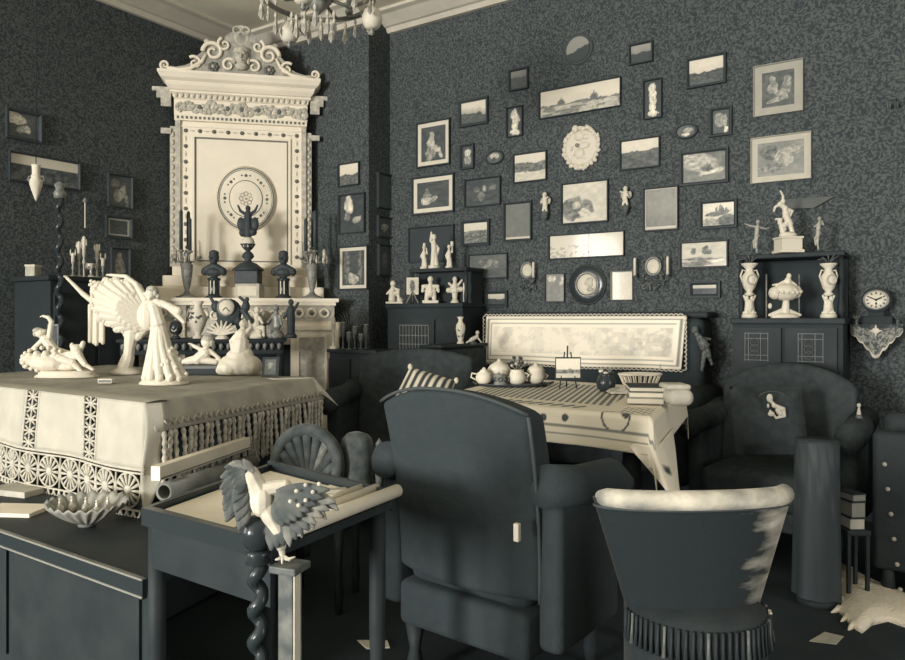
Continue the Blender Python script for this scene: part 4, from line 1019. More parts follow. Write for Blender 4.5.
for k in range(3): slab(MB(), -.23+k*.41, .16+k*.41, -.328, -.32, .06, .38).build('drawer_front', DWOOD, dk_)
# plush cover on top with a fringe over the right side
pc = thing('plush_cover', 'grey plush table cover with long cord fringe', 'tablecloth', (0, 0, 0), 0)
def pc_pt(u, v):
    # u along the front (0 right .. 1 left) incl. drop on the right, v depth
    a = -.13+u*1.13
    drop = 0; oa = 0
    if a < 0: drop = -a*LX_*.42; oa = .055*min(1, -a*8)
    p = T(max(a, 0), -.005+v*1.01); p = p-exn*(oa*.5+min(.02, .02*max(0, -a)*9)); p.z = ZT+.004-drop*1.0
    p.z += .0015*math.sin(u*31)*math.sin(v*17)
    return p
cv = MB().grid(pc_pt, 60, 30).build('cover', GREYCLOTH, pc, True); cv.modifiers.new('thick', 'SOLIDIFY').thickness = .004
ncord = 34; zc0 = ZT+.004-.13*LX_*.42
for i in range(ncord):
    v = .01+.98*(i+.5)/ncord; p = T(0, v)-exn*.055; ln = random.uniform(.17, .20)*(1 if i < 26 else .9)
    pts = []; rr = []
    for k in range(15):
        q = k/14; pts.append((p.x-.004*math.sin(q*3+i), p.y+.004*math.sin(q*4+i*2), zc0-ln*q)); rr.append(.0085*(.7+.45*(k % 2)) if k < 14 else .003)
    MB().sweep(pts, rr, 6).build('fringe_cord', CORDM, pc, True)
    if i < ncord-1:
        v2 = .01+.98*(i+1.5)/ncord; p2 = T(0, v2)-exn*.056; m_ = (p+p2)/2
        MB().sweep([(p.x, p.y, zc0+.035), (m_.x, m_.y, zc0+.016), (p2.x, p2.y, zc0+.035)], .004, 5).build('fringe_loop', CORDM, pc, True)
# white linen runner with lace hanging over the front
lr = thing('lace_runner', 'white linen runner with openwork lace hanging over the table front', 'tablecloth', (0, 0, 0), 0)
def fr_pt(a, h, o=0):                            # a metres along the front from the right corner, h metres below the top
    wv = .012*math.sin(a*11)*min(1, h*6)
    return C+exn*a-eyn*(.014+.05*h+wv+o)+Vector((0, 0, .006-h))
DROP = .205
def runner(a0, a1, h0, h1, nu, nv, name='linen'):
    o = MB().grid(lambda u, v: fr_pt(a0+(a1-a0)*u, h0+(h1-h0)*v), nu, nv).build(name, LINEN, lr, True); o.modifiers.new('thick', 'SOLIDIFY').thickness = .003; return o
ins = (.30, .68)                                 # openwork insertion bands
runner(-.01, ins[0]-.05, 0, DROP, 14, 14); runner(ins[0]+.05, ins[1]-.05, 0, DROP, 26, 14); runner(ins[1]+.05, 1.6, 0, DROP, 26, 14)
o = MB().grid(lambda u, v: fr_pt(-.01+1.61*u, 0)+eyn*(.10*(1-v))+Vector((0, 0, .003*math.sin(PI*v))), 60, 6).build('top_fold', LINEN, lr, True)
def lace_bar(p, q, r=.0035): return MB().sweep([p, q], r, 5)
for c in ins:
    for sx in (-.045, .045):
        mb = MB(); mb.sweep([fr_pt(c+sx, h*DROP/8, .0) for h in range(9)], .006, 5); mb.build('insertion_edge', LACE, lr, True)
    for k in range(5):
        hc = .022+k*.041; mb = MB()
        for j in range(8):
            a = 2*PI*j/8
            mb.sweep([fr_pt(c+.008*math.cos(a), hc+.005*math.sin(a)), fr_pt(c+.042*math.cos(a), hc+.023*math.sin(a))], .0042, 5)
        mb.ell(fr_pt(c, hc), .012, .005, .009, 8, 5)
        mb.build('insertion_motif', LACE, lr, True)
na = 13; wM = 1.60/na
mb = MB(); mb.sweep([fr_pt(-.01+1.61*i/60, DROP+.004) for i in range(61)], .006, 5); mb.build('lace_heading', LACE, lr, True)
mb = MB(); mb.sweep([fr_pt(-.01+1.61*i/60, DROP+.016) for i in range(61)], .004, 5); mb.build('lace_heading', LACE, lr, True)
HM = .125
for i in range(na):
    c = wM*(i+.5)
    mb = MB(); hc = DROP+.072
    for j in range(14):
        a = 2*PI*j/14
        mb.sweep([fr_pt(c+.016*math.cos(a), hc+.013*math.sin(a)), fr_pt(c+.054*math.cos(a), hc+.050*math.sin(a))], [.003, .0066], 5)
    mb.ell(fr_pt(c, hc), .019, .006, .016, 10, 6)
    pts = [fr_pt(c+.058*math.cos(2*PI*j/20), hc+.054*math.sin(2*PI*j/20)) for j in range(21)]; mb.sweep(pts, .0035, 5)
    mb.build('lace_rosette', LACE, lr, True)
    mb = MB(); mb.sweep([fr_pt(c+wM/2, DROP+.02), fr_pt(c+wM/2, DROP+HM)], .004, 5); mb.build('lace_bar', LACE, lr, True)
    for k in range(4):
        cc = c-wM/2+wM*(k+.5)/4; hb = DROP+HM+.006
        pts = [fr_pt(cc+.014*math.cos(PI*j/8), hb+.024*math.sin(PI*j/8)) for j in range(9)]
        mb = MB(); mb.sweep(pts, .004, 5); mb.sweep([fr_pt(cc-.016, hb), fr_pt(cc+.016, hb)], .004, 5); mb.build('lace_picot', LACE, lr, True)
# the runner's folded corner hanging at the right
mb = MB(); mb.grid(lambda u, v: C-exn*(.01+.035*u*(1-.3*v)+.012*math.sin(v*7))-eyn*(.03-.06*u+.03*v*0)+Vector((0, 0, .004-v*.36*(1-.35*u))), 6, 20); o = mb.build('corner_fold', LINEN, lr, True); o.modifiers.new('thick', 'SOLIDIFY').thickness = .004
# linen point at the far right corner
mb = MB(); mb.grid(lambda u, v: Rb+exn*(.16*(1-u)*(1-v))-exn*(.065*v*u+.045*u)+eyn*(-.16*(1-v)*(1-u)-.02+.05*v*u)+Vector((0, 0, .009-.07*u*v-.055*u)), 8, 8); o = mb.build('far_corner', LINEN, lr, True); o.modifiers.new('thick', 'SOLIDIFY').thickness = .003
ZTT = ZT+.007
def on_tab(name, label, cat, px, py, z=ZTT):
    d = F*(HC-z)/(py-HY); return PXT(name, label, cat, px, py, z, d)
# --- reclining woman on a shell dish
t = on_tab('reclining_statue', 'white reclining woman with raised arm in a shell dish', 'statue', 64, 377)
t.body([('e', 40.5, 333, 5.2, 4.8, 5), (42, 337, 2.6, 47, 341, 4.2), (46, 340, 5, 55, 352, 6), (55, 352, 6, 66, 356, 6.5), (49, 338, 3, 51.5, 322, 2.5), (51.5, 322, 2.4, 48.5, 317.5, 2.1), (48.5, 317.5, 2, 43, 316, 1.3),
        (42, 341, 3, 34, 348, 2.3), (34, 348, 2.2, 27.5, 353, 1.6), (66, 356, 6, 80, 355, 4.5, 0, -3), (80, 355, 4.4, 88, 364, 2.8, -3, -6), (88, 364, 2.6, 96, 369, 1.7, -6), (62, 358, 5, 75, 362, 4, -5), (75, 362, 3.6, 84, 371, 2.2, -5),
        ('e', 77, 349, 6, 5), (82, 346, 3, 83, 343, 2.4), ('e', 72, 346, 2.2, 3.4)]+fingers(43, 316, 170, .5, 2.6), vox=.38)
t.body([('e', 38, 330.5, 5, 3.2, 5), ('e', 36, 334, 2.6, 3, 4), ('e', 45, 331, 2, 2, 3)], GREYCARD, name='hair')
sh = []
for i in range(9):
    a = math.radians(195-i*22); sh.append((50, 366, 5, 48+24*math.cos(a)*.95, 361-13*math.sin(a)*.75+2, 3.6, 0, -8*math.sin(math.radians(i*22))))
t.body(sh+[('e', 50, 363, 20, 9, 14), ('e', 68, 366, 14, 5, 9)], name='shell_dish', vox=.7)
rf = MB()
for i in range(13):
    a = math.radians(250-i*17); rf.ell(t.p(48+22.5*math.cos(a), 359-11.5*math.sin(a), -6), 2.2*t.s, 2.4*t.s, 2.2*t.s, 7, 5)
rf.build('shell_ruffle', CREAM, t.o, True)
t.lathe([(32, 0), (31, 1.5), (28, 3), (28, 5), (25, 6.5)], 67, 377, 'base', CREAM, 28, sy=.5)
# --- shell vase with nymph
t = on_tab('shell_vase', 'large white shell vase with reaching nymph behind the dancer', 'vase', 124, 374)
ribs = []
rimp = [(138, 287), (128, 282), (118, 280), (109, 281), (102, 285), (98, 292), (97, 300), (99, 308), (104, 316), (111, 323), (119, 329), (128, 334), (138, 337)]
for i, (x, y) in enumerate(rimp):
    k = math.sin(PI*i/(len(rimp)-1)); ribs.append((151, 322, 6, (x+151)/2, (y+322)/2-2, 7.5, 0, -10*k)); ribs.append(((x+151)/2, (y+322)/2-2, 7, x, y, 4.2, -10*k, -8*k))
t.body(ribs+[('e', 128, 307, 22, 18, 9), ('e', 145, 315, 14, 16, 9), (132, 332, 8, 130, 345, 6), (130, 345, 5.5, 128, 360, 6), (128, 358, 6.5, 126, 364, 8)], vox=.6, name='fluted_shell', smooth=2)
t.body([('e', 99, 289, 5.4, 6.4, 5.6, -6), (99, 294, 3, 101, 302, 5, -6, -4), (101, 301, 6, 104, 316, 6.5, -4), (95, 301, 3.2, 86, 294, 2.7, -6), (86, 294, 2.6, 76, 284, 1.9, -6), (76, 284, 1.8, 70.5, 278.5, 1.7, -6)]+fingers(70.5, 278.5, 228, .55, 3.4, d=-6)+
       [(93+3*k, 306, 2.6, 92.5+3.2*k, 341+1.5*((k*7) % 3), 2.1, -5+2*(k % 2)) for k in range(5)], vox=.5, name='reaching_nymph')
hr = MB()
for i in range(22):
    a = random.uniform(0, 2*PI); r = random.uniform(2, 6.5); hr.ell(t.p(100+r*math.cos(a), 285+r*.8*math.sin(a), -8+random.uniform(-3, 4)), 2*t.s, 2*t.s, 1.8*t.s, 6, 5)
hr.build('curly_hair', CREAM, t.o, True)
rf = MB()
for i in range(len(rimp)*3-2):
    f = i/3; j = int(f); f -= j
    if j+1 >= len(rimp): break
    x = rimp[j][0]*(1-f)+rimp[j+1][0]*f; y = rimp[j][1]*(1-f)+rimp[j+1][1]*f
    rf.ell(t.p(x+random.uniform(-.6, .6), y+random.uniform(-.6, .6), -8*math.sin(PI*(j+f)/12)-2), 2.2*t.s, 2.6*t.s, 2*t.s, 6, 5)
rf.build('shell_ruffle', CREAM, t.o, True)
t.lathe([(15, 0), (15, 2), (12, 4), (8, 6), (7, 9)], 125, 374, 'base', CREAM, 20, sy=.7)
# --- dancer
t = on_tab('dancer_statue', 'white dancer with swirling skirt and outstretched arms nearest the table corner', 'statue', 164, 384)
t.body([('e', 151, 293, 5.2, 6, 5.4), (151.5, 297, 2.4, 153.5, 303, 3), (146, 303, 4, 160, 304, 4), (154, 308, 7, 158, 322, 8), ('e', 145.6, 293.5, 1.3, 1.2, 1.4, -2), ('e', 151, 299, 2, 1.6, 2.5, -3.5), ('e', 147, 316, 10, 15, 8), (145, 299, 4.4, 136, 284, 2.9), (136, 284, 2.8, 126, 276.5, 2.4), (126, 276.5, 2.3, 110, 275, 1.5),
        (157, 302, 4, 170, 307, 3.4), (170, 307, 4.5, 184, 322, 2.2), (162, 303, 3.6, 178, 311, 5), ('e', 165, 362, 13, 20, 11)]+[(158+1.5*math.cos(h), 322, 5, 160+8*math.cos(h), 346, 4, 0, 7*math.sin(h)) for h in [2*PI*k/12 for k in range(12)]]+[(160+8*math.cos(h), 346, 3.8, 165+19*math.cos(h), 377, 4.4, 7*math.sin(h), 14*math.sin(h)) for h in [2*PI*k/12 for k in range(12)]]+fingers(110, 275, 185, .55, 3.4), vox=.55, smooth=2)
rf = MB()
for i in range(30):
    a = random.uniform(0, 2*PI); h = random.uniform(0, 1); r = 9+11*h
    rf.ell(t.p(162+6*h+r*math.cos(a), 345+31*h, r*.75*math.sin(a)), 2.6*t.s, 2.6*t.s, 2.8*t.s, 7, 5)
rf.build('skirt_ruffles', CREAM, t.o, True)
t.body([('e', 152, 289.5, 5.6, 4, 5.6), ('e', 156, 292.5, 2.8, 4.2, 4.4), ('e', 158, 296, 2.4, 2.4, 2.6)], mat('toned_bisque', .62, .6, .2, var=.1, vscale=60), name='hair')
t.lathe([(24, 0), (24, 1.5), (22, 3.5), (18, 6)], 164, 384, 'base', CREAM, 28, sy=.75)
# --- child on a dark box, white rock figure, small things
t = on_tab('dark_flat_box', 'flat dark box under the small reclining child', 'box', 198, 374); s0 = t.s
t.box(172, 224, 366, 374, -14, 14, 'body', DWOOD, .6); t.box(171, 225, 365, 368, -15, 15, 'lid', mat('box_lid', .2, .5, .3, var=.05), .6)
bz = t.o.location.z+9*t.s; bd = t.o.location.x*FW.x+t.o.location.y*FW.y
t = PXT('child_figurine', 'small white child reclining on the flat dark box', 'figurine', 206, HY-(bz-HC)*F/bd, bz, bd); b = t.by
t.body([('e', 207, b-23, 6, 6, 6), (206, b-17, 3, 205, b-12, 5.5), (205, b-12, 6, 198, b-6, 6), (198, b-6, 5.5, 188, b-4, 4), (188, b-4, 3.6, 180, b-2.6, 2.4), (210, b-14, 2.6, 219, b-7, 2), (219, b-7, 2, 222, b-3, 1.6), (202, b-15, 2.6, 194, b-19, 2), (194, b-19, 1.8, 191, b-21, 1.3), (204, b-5, 4.5, 216, b-3, 3)]+fingers(191, b-21, 200, .5, 2.5), vox=.55)
t.body([('e', 207.5, b-25.5, 6, 4.4, 6), ('e', 212, b-22, 2.6, 4, 4)], GREYCARD, name='hair')
t = on_tab('rock_figurine', 'white figurine seated on a broad white rock beside the fireplace view', 'figurine', 240, 375)
t.body([('e', 240, 364, 22, 11, 14), ('e', 230, 367, 12, 8, 12, -3), ('e', 251, 366, 12, 9, 12, -2), ('e', 240, 356, 14, 8, 11), ('e', 222, 370, 6, 5, 8), (222, 372.5, 2.5, 260, 372.5, 2.5), ('e', 247, 354, 6, 6, 8)], name='rock', vox=.7)
t.body([('e', 243, 324, 3.8, 4.4), (243, 328, 2.4, 242, 333, 4.6), (242, 333, 5, 241, 343, 6.6), (241, 343, 8, 240, 352, 11), (238, 333, 2.6, 231, 341, 2), (231, 341, 2, 232, 349, 1.6), (246, 333, 2.6, 251, 327, 2), (251, 327, 1.8, 249, 321, 1.3)], vox=.55)
t = on_tab('leaning_photograph', 'small dark-framed photograph leaning beside the white rock figurine', 'picture', 270, 377)
M_ = Matrix.Rotation(-.25, 4, 'X')
fm = MB(); w2, h2 = 8.5*t.s, 20*t.s
fm.box(-w2, w2, -.004, .004, 0, h2, M_); fm.build('frame', EBON, t.o)
mb = MB(); mb.grid(lambda u, v: M_ @ Vector((w2*.66*(2*u-1), -.006, h2*(.12+.76*v))), 10, 12, lambda u, v: tone(P_fig([(.5, .6, .2, .2, 0, .5)], .2, 81)(u, v))); mb.build('print', MATS['print'], t.o)
t.sweep([(270, 363, 4), (270, 377, 10)], .6, 'strut', EBON, 5)
t = on_tab('match_box', 'small pale box lying in front of the shell vase', 'box', 107, 383); t.box(100, 114, 378.5, 383, -5, 5, 'box', CARD, .4); t.box(101, 113, 379.5, 382, -5.4, -4.9, 'drawer', DGILT)
t = on_tab('table_photograph', 'dim upright photograph behind the reclining woman', 'picture', 52.5, 369.5)
t.box(47, 58.5, 324, 349, 0, 1.5, 'frame', DGILT, .3); t.box(48.3, 57.2, 326, 346.5, -.4, 0, 'print', mat('dim_photo', .1, .6, .2, var=.1, vscale=30)); t.box(47, 58.5, 349, 369.5, 0, 2.5, 'stand', BLACKW)
# ------------------------------------------------------------------ things on the lower shelf of the desk
ZSH = .43
t = on_tab('scallop_dish', 'large fluted scallop-shell dish on the lower shelf', 'shell', 87, 526, ZSH)
mb = MB(); nr = 40
def scal(u, v):
    a = math.radians(-75+330*0+150*u-0) ; a = math.radians(200+140*u)
    R = (.14+.86*v)*34; rip = 1.6*math.sin(u*2*PI*13)*v
    x = R*math.cos(a)*1.22; dd = (R*math.sin(a)+16)*.75
    h = 6+22*(v**2)*.75+rip
    return t.p(87+x*.98, 526-h+max(0, 0), dd)
def scal2(u, v):
    a = 2*PI*u; R = (.06+.94*v); rip = (1.7*math.cos(a*22))*v
    return t.p(87+41*R*math.cos(a), 526-3-21*v**1.7-rip-(4*math.sin(a)*v), 25*R*math.sin(a))
mb.grid(scal2, 132, 10); o = mb.build('dish', mat('dull_shell', .5, .45, .4, var=.08, vscale=10), t.o, True); o.modifiers.new('thick', 'SOLIDIFY').thickness = .004
t.lathe([(8, 0), (9, 2), (6, 4)], 87, 526, 'foot', DGILT, 14)
for i, (x, y, dd) in enumerate(((60, 0, 0), (86, -2, 3), (97, 0, -4), (108, 2, 4), (72, 3, 5))):
    q = PXT('glass_stopper', ('glass ball at the left of the scallop dish', 'tall glass ball in the middle of the scallop dish', 'bright glass ball nearest the front of the scallop dish', 'small glass ball at the right of the scallop dish', 'glass ball at the back of the scallop dish')[i], 'ornament', x, 510, ZSH+12*t.s, F*(HC-ZSH)/(526-HY)+dd*t.s*1.5, 'glass balls in the scallop dish')
    q.lathe([(1, 0), (3.4, 2), (4.2, 5), (3, 8.5), (1.2, 10), (1.8, 12), (.4, 14)], x, 510, 'ball', GLASS, 12); q.lathe([(1.3, 0), (1.6, 1), (.3, 2)], x, 496, 'tip', CARD, 8)
# paper rolls behind, under the table's right side
def roll(name, label, A, B, r, m, inner=True):
    A, B = Vector(A), Vector(B); o = thing(name, label, 'paper roll', A, 0)
    D = B-A; d = D.normalized(); u = d.cross(Vector((0, 0, 1))).normalized(); v = d.cross(u)
    n = 18; mb = MB()
    def rg(p, k): return [p+(u*math.cos(2*PI*j/n)+v*math.sin(2*PI*j/n))*k for j in range(n)]
    Z = Vector((0, 0, 0))
    mb.rings([rg(Z, r*.72), rg(Z, r), rg(D, r), rg(D, r*.72)], cap=False); mb.rings([rg(Z, r*.72), rg(D, r*.72)], cap=False)
    mb.build('sheet', m, o, True)
    pts = [D-d*.001+(u*math.cos(a)+v*math.sin(a))*r*(.35+.3*a/(4*PI)) for a in [4*PI*k/24 for k in range(25)]]
    MB().sweep([p-d*.01 for p in pts], r*.06, 5).build('inner_turn', m, o, True)
    return o
PAPERD = mat('brown_paper', .38, .85, .1, var=.06, vscale=12)
a0 = T(.0, .10, .56, ob=0)-exn*.03; 
roll('paper_roll', 'brown rolled print lying under the fringe of the table', at_d(164, 492, 2.12), at_d(252, 462, 2.62), .028, PAPERD)
wb = at_d(206, 466, 2.42)
o = thing('white_board', 'long white board lying on the brown roll under the fringe', 'board', wb, 0)
a_, b_ = at_d(160, 481, 2.10)-wb, at_d(250, 449, 2.60)-wb; dv = (b_-a_); dv.z = 0
mb = MB(); up = Vector((0, 0, .042)); bk = Vector((-dv.y, dv.x, 0)).normalized()*.03
mb.rings([[a_, a_+up, a_+up+bk, a_+bk], [b_, b_+up, b_+up+bk, b_+bk]]); mb.build('board', PAPER, o)
mb = MB(); ln_ = [a_-bk*.05+Vector((0, 0, .006)), b_-bk*.05+Vector((0, 0, .006))]; mb.sweep(ln_, .0025, 4); mb.build('edge_band', PAPERD, o)
# shelf that carries them
o = thing('side_rack', 'dark low rack carrying the rolls beside the table', 'rack', (0, 0, 0), 0)
pa, pb = at_d(158, 492, 2.09), at_d(256, 461, 2.66); zt_ = min(pa.z, pb.z)-.03
dv = (pb-pa); dv.z = 0; nn = Vector((-dv.y, dv.x, 0)).normalized()
mb = MB(); pa.z = pb.z = zt_; mb.rings([[p+nn*k+Vector((0, 0, z)) for k, z in ((-.04, 0), (-.04, -.02), (.045, -.02), (.045, 0))] for p in (pa, pb)]); mb.build('shelf', DWOOD, o)
for p in (pa+dv*.05, pb-dv*.05):
    MB().sweep([p+Vector((0, 0, -.02)), Vector((p.x, p.y, .43 if p.y < 1.4 else 0))], .015, 8).build('leg', DWOOD, o)
# loose sheets at the far left of the shelf
o = tag(MB().box(-.09, .09, -.06, .06, 0, .012).build('paper_stack', PAPER), 'pale stack of papers at the far left of the lower shelf', 'papers'); o.location = on_z(15, 512, ZSH); o.rotation_euler = (0, 0, .5)
o = tag(MB().box(-.09, .09, -.05, .05, 0, .02).build('grey_folder', GREYCARD), 'grey folder lying behind the pale papers on the lower shelf', 'folder'); o.location = on_z(18, 493, ZSH); o.rotation_euler = (0, 0, .25)

# ------------------------------------------------------------------ slanted print tray on legs, rolls and stuffed bird
ZY = .62
tW, tN, tR, tF = on_z(152, 508, ZY), on_z(279, 541, ZY), on_z(392, 496, ZY), on_z(271, 466, ZY)
def TQ(u, v, z=ZY):                              # u along the front (left..right), v depth
    p = (tW*(1-u)+tN*u)*(1-v)+(tF*(1-u)+tR*u)*v; return Vector((p.x, p.y, z))
ty = thing('print_tray', 'shallow dark-rimmed tray table holding pale sheets in the foreground', 'tray table', (0, 0, 0), 0)
def qslab(u0, u1, v0, v1, z0, z1): return MB().rings([[TQ(u, v, z) for u, v in ((u0, v0), (u1, v0), (u1, v1), (u0, v1))] for z in (z0, z1)])
qslab(0, 1, 0, 1, ZY-.03, ZY-.012).build('tray_bottom', DWOOD, ty)
qslab(-.035, 1.0, -.045, 0, ZY-.035, ZY+.004).build('rim', EBON, ty); qslab(-.035, 0, 0, 1.03, ZY-.035, ZY+.004).build('rim', EBON, ty); qslab(-.035, 1.0, 1.0, 1.03, ZY-.035, ZY+.012).build('rim', EBON, ty)
qslab(.0, .96, -.02, .0, ZY-.13, ZY-.035).build('apron', DWOOD, ty); qslab(-.02, .0, 0, .96, ZY-.13, ZY-.035).build('apron', DWOOD, ty)
for u, v in ((.02, .02), (.03, .95), (.93, .95)):
    p = TQ(u, v); MB().lathe([(.018, 0), (.022, .05), (.014, .1), (.02, .3), (.02, ZY-.03)], (p.x, p.y, 0), 10).build('leg', DWOOD, ty, True)
# front corner: twisted ebony newel with ball
pn = at_d(258, 545, 1.345)
nb = HC-(549-HY)*1.345/F
nw = thing('newel_post', 'glossy black ball-topped twisted post at the tray corner', 'post', (pn.x, pn.y, 0), TH)
MB().lathe([(0, nb), (.016, nb), (.024, nb+.006), (.031, nb+.02), (.033, nb+.034), (.029, nb+.05), (.018, nb+.06), (0, nb+.063)], n=24).build('ball', EBON, nw, True)
MB().lathe([(.014, nb-.03), (.024, nb-.025), (.018, nb-.015), (.024, nb-.006), (.016, nb)], n=16).build('collar', EBON, nw, True)
mb = MB(); twist(mb, 0, 0, .06, nb-.03, .013, .008, 9, 90); mb.build('twisted_shaft', EBON, nw, True)
MB().lathe([(.026, 0), (.026, .04), (.016, .06)], n=14).build('foot', EBON, nw, True)
# pale marbled pillar under the bird
pp = at_d(290, 560, 1.33); ztop = HC-(563-HY)*1.33/F
pm = mat('marbled_grey', .26, .35, .4, var=.14, vscale=25)
pi_ = thing('pedestal_pillar', 'grey marbled square pillar under the bird', 'pillar', (pp.x, pp.y, 0), TH-.35)
MB().rbox(-.016, .016, -.016, .016, .03, ztop-.014, .002, 1).build('shaft', pm, pi_); MB().rbox(-.028, .028, -.028, .028, ztop-.014, ztop, .003, 2).build('cap', DGILT, pi_); MB().rbox(-.026, .026, -.026, .026, 0, .03, .003, 2).build('foot', DWOOD, pi_)
MB().box(.0162, .0185, -.014, .006, .03, ztop-.016).build('painted_lit_edge', CARD, pi_)  # pale strip paints light on the pillar's right edge
# sheets and rolls in the tray
for i, (u0, u1, v0, v1, dz, l) in enumerate(((.02, .60, .04, .97, 0, 'large pale sheet filling the left of the tray'), (.55, .98, .12, .98, .0025, 'pale sheet under the rolls at the right of the tray'))):
    tag(qslab(u0, u1, v0, v1, ZY-.012+dz, ZY-.010+dz).build('paper_sheet', PAPER), l, 'paper')
def on_tray(u, v, r): return TQ(u, v, ZY-.0075+r+(0 if u < 1 else 0))
roll('paper_roll', 'fat white roll along the right edge of the tray', on_tray(.99, -.06, .016), on_tray(1.0, 1.06, .016), .0155, PAPER)
roll('paper_roll', 'thin white roll inside the fat one at the right of the tray', on_tray(.87, -.02, .0125), on_tray(.87, 1.03, .0125), .012, PAPER)
roll('paper_roll', 'short cream roll near the far right corner of the tray', on_tray(.76, .45, .010), on_tray(.78, 1.04, .010), .009, CARD)
o = tag(MB().box(-.035, .035, -.012, .012, 0, .008).build('dark_folder', GREYCARD), 'small grey folder between rolls at the far right of the tray', 'folder'); o.location = TQ(.66, .86, ZY-.0065); o.rotation_euler = (0, 0, .9)
o = tag(MB().prism([(-.04, -.005), (.04, -.012), (.05, .0), (.04, .012)], 0, .003).build('paper_knife', DGILT), 'dark paper knife lying on the pale sheets', 'knife'); o.location = TQ(.40, .72, ZY-.0095); o.rotation_euler = (PI/2, 0, 1.9)
# stuffed bird with open wings
bd_ = 1.47
t = PXT('stuffed_bird', 'stuffed bird with dark spread wings perched on the tray corner', 'bird', 286, 563, ztop, 1.33)
t.body([('e', 262, 500, 13, 17, 13), (258, 490, 12, 250, 474, 9), ('e', 245, 468, 8, 8, 8), (268, 510, 11, 278, 528, 9), (279, 522, 7.5, 281, 546, 5.5), (281, 546, 4.5, 283, 558, 2.5), (262, 490, 9, 285, 486, 7)], FEATHL, vox=.5, name='body', smooth=4)
for tx, ty_ in ((276, 560), (283, 564), (291, 561), (296, 557)):
    t.sweep([(283, 556, 0), ((283+tx)/2, 558, -3), (tx, ty_-1.5, -4)], [2, 1.7, .8], 'toe', FEATHL, 6)
def feather(t, x0, y0, x1, y1, w, d0, d1, m, curve=0):
    L = Vector((x1-x0, y1-y0)); n = Vector((-L.y, L.x)).normalized(); mb = MB()
    def P(u, v):
        c = (u-.5)*2; k = math.sin(PI*min(1, (v*.92+.04)))**.6*(1 if v < .7 else 1-.4*(v-.7)/.3)
        x = x0+L.x*v+n.x*(c*w*k+curve*v*v); y = y0+L.y*v+n.y*(c*w*k+curve*v*v)
        return t.p(x, y, d0+(d1-d0)*v-1.2*(1-c*c))
    mb.grid(P, 4, 8); o = mb.build('feather', m, t.o, True); o.modifiers.new('thick', 'SOLIDIFY').thickness = .0012
# left wing (folded upright)
for i in range(9):
    k = i/8; feather(t, 246-4*k, 472+20*k, 222+6*k+3*math.sin(i*2), 474+44*k, 7.5, -3-2*k, -5-i*.6, FEATHD, -2)
for i in range(6):
    k = i/5; feather(t, 250-3*k, 466+10*k, 228+10*k, 462+28*k, 6.5, -7, -9-i*.5, FEATHD, -3)
for i in range(4): feather(t, 250, 476+8*i, 236+2*i, 500+9*i, 7, -6, -11, FEATHD)
for i in range(4): feather(t, 247+3*i, 462+3*i, 232+5*i, 462-2*i, 4, -8, -10-i, mat('mid_feather', .45, .85, .15, var=.14, vscale=40))
# right wing (spread towards the right)
for i in range(11):
    k = i/10; feather(t, 274+3*k, 508-14*k, 276+62*k, 548-52*k+8*math.sin(PI*k), 8.5, -3, -7-i*.5, FEATHD if i < 7 else mat('mid_feather', .45), 3)
for i in range(8):
    k = i/7; feather(t, 276+2*k, 500-10*k, 288+44*k, 522-38*k+6*math.sin(PI*k), 7.5, -8, -12-i*.4, FEATHD, 2)
for x, y in ((300, 487), (309, 481), (316, 488), (309, 496), (302, 501), (322, 480), (294, 497)):
    MB().ell(t.p(x, y, -17), 2.1*t.s, .8*t.s, 2.1*t.s, 8, 5).build('wing_spot', FEATHL, t.o, True)
for i in range(5): feather(t, 286+8*i, 514-6*i, 292+12*i, 544-9*i, 5, -6, -9, MATS['mid_feather'])

# ------------------------------------------------------------------ chairs
def armchair(name, label, loc, rz, w, d, sh, bh, m, arm=True, arch=.05, ah=.62, bt=.11, rake=.10, arm_t=.11, arm_len=None, legm=DWOOD, pm_=None):
    t = thing(name, label, 'armchair', loc, rz)
    # local +y is the way the chair faces, backrest at -d/2
    def bk(u, v, side):
        x = (u-.5)*w; e = abs(2*u-1)
        ztop_ = bh-arch*e**2.2
        z = sh-.12+(ztop_-(sh-.12))*v
        th = bt*(1-.25*v)
        y = -d/2-rake*v*v+.05*e**2
        return Vector((x*(1+.04*v), y+(th if side else 0), z))
    mb = MB(); nu, nv = 20, 14
    rs = []
    for j in range(nv+1):
        v = j/nv; ring = []
        for i in range(nu+1): ring.append(bk(i/nu, v, 0))
        for i in range(nu, -1, -1): ring.append(bk(i/nu, v, 1))
        rs.append(ring)
    mb.rings(rs); o = mb.build('backrest', m, t, True)
    bv = o.modifiers.new('bevel', 'BEVEL'); bv.width = .03; bv.segments = 3; bv.limit_method = 'ANGLE'; bv.angle_limit = 1.0
    MB().rbox(-w/2+.03, w/2-.03, -d/2+.04, d/2, sh-.16, sh, .045, 3).build('seat', m, t, True)
    MB().rbox(-w/2+.02, w/2-.02, -d/2+.02, d/2-.02, .16, sh-.15, .02, 2).build('seat_base', m, t, True)
    if arm:
        al = arm_len or d*.9
        for sx in (-1, 1):
            mb = MB(); x = sx*(w/2+arm_t*.3)
            mb.sweep([(x, -d/2+.02, ah+.03), (x, -d/2+al*.4, ah), (x+sx*.01, -d/2+al*.8, ah-.01), (x+sx*.01, -d/2+al, ah-.04)], [arm_t*.5, arm_t*.52, arm_t*.55, arm_t*.35], 12)
            mb.build('armrest', pm_ or m, t, True)
            MB().rbox(x-.035, x+.035, -d/2+.04, -d/2+al*.85, .2, ah-.02, .02, 2).build('arm_panel', m, t, True)
    for sx in (-1, 1):
        for y in (-d/2+.05, d/2-.05): MB().lathe([(.014, 0), (.024, .05), (.016, .09), (.03, .17)], (sx*(w/2-.06), y, 0), 10).build('leg', legm, t, True)
    return t, bk
pc1 = at_d(452, 0, 1.98)
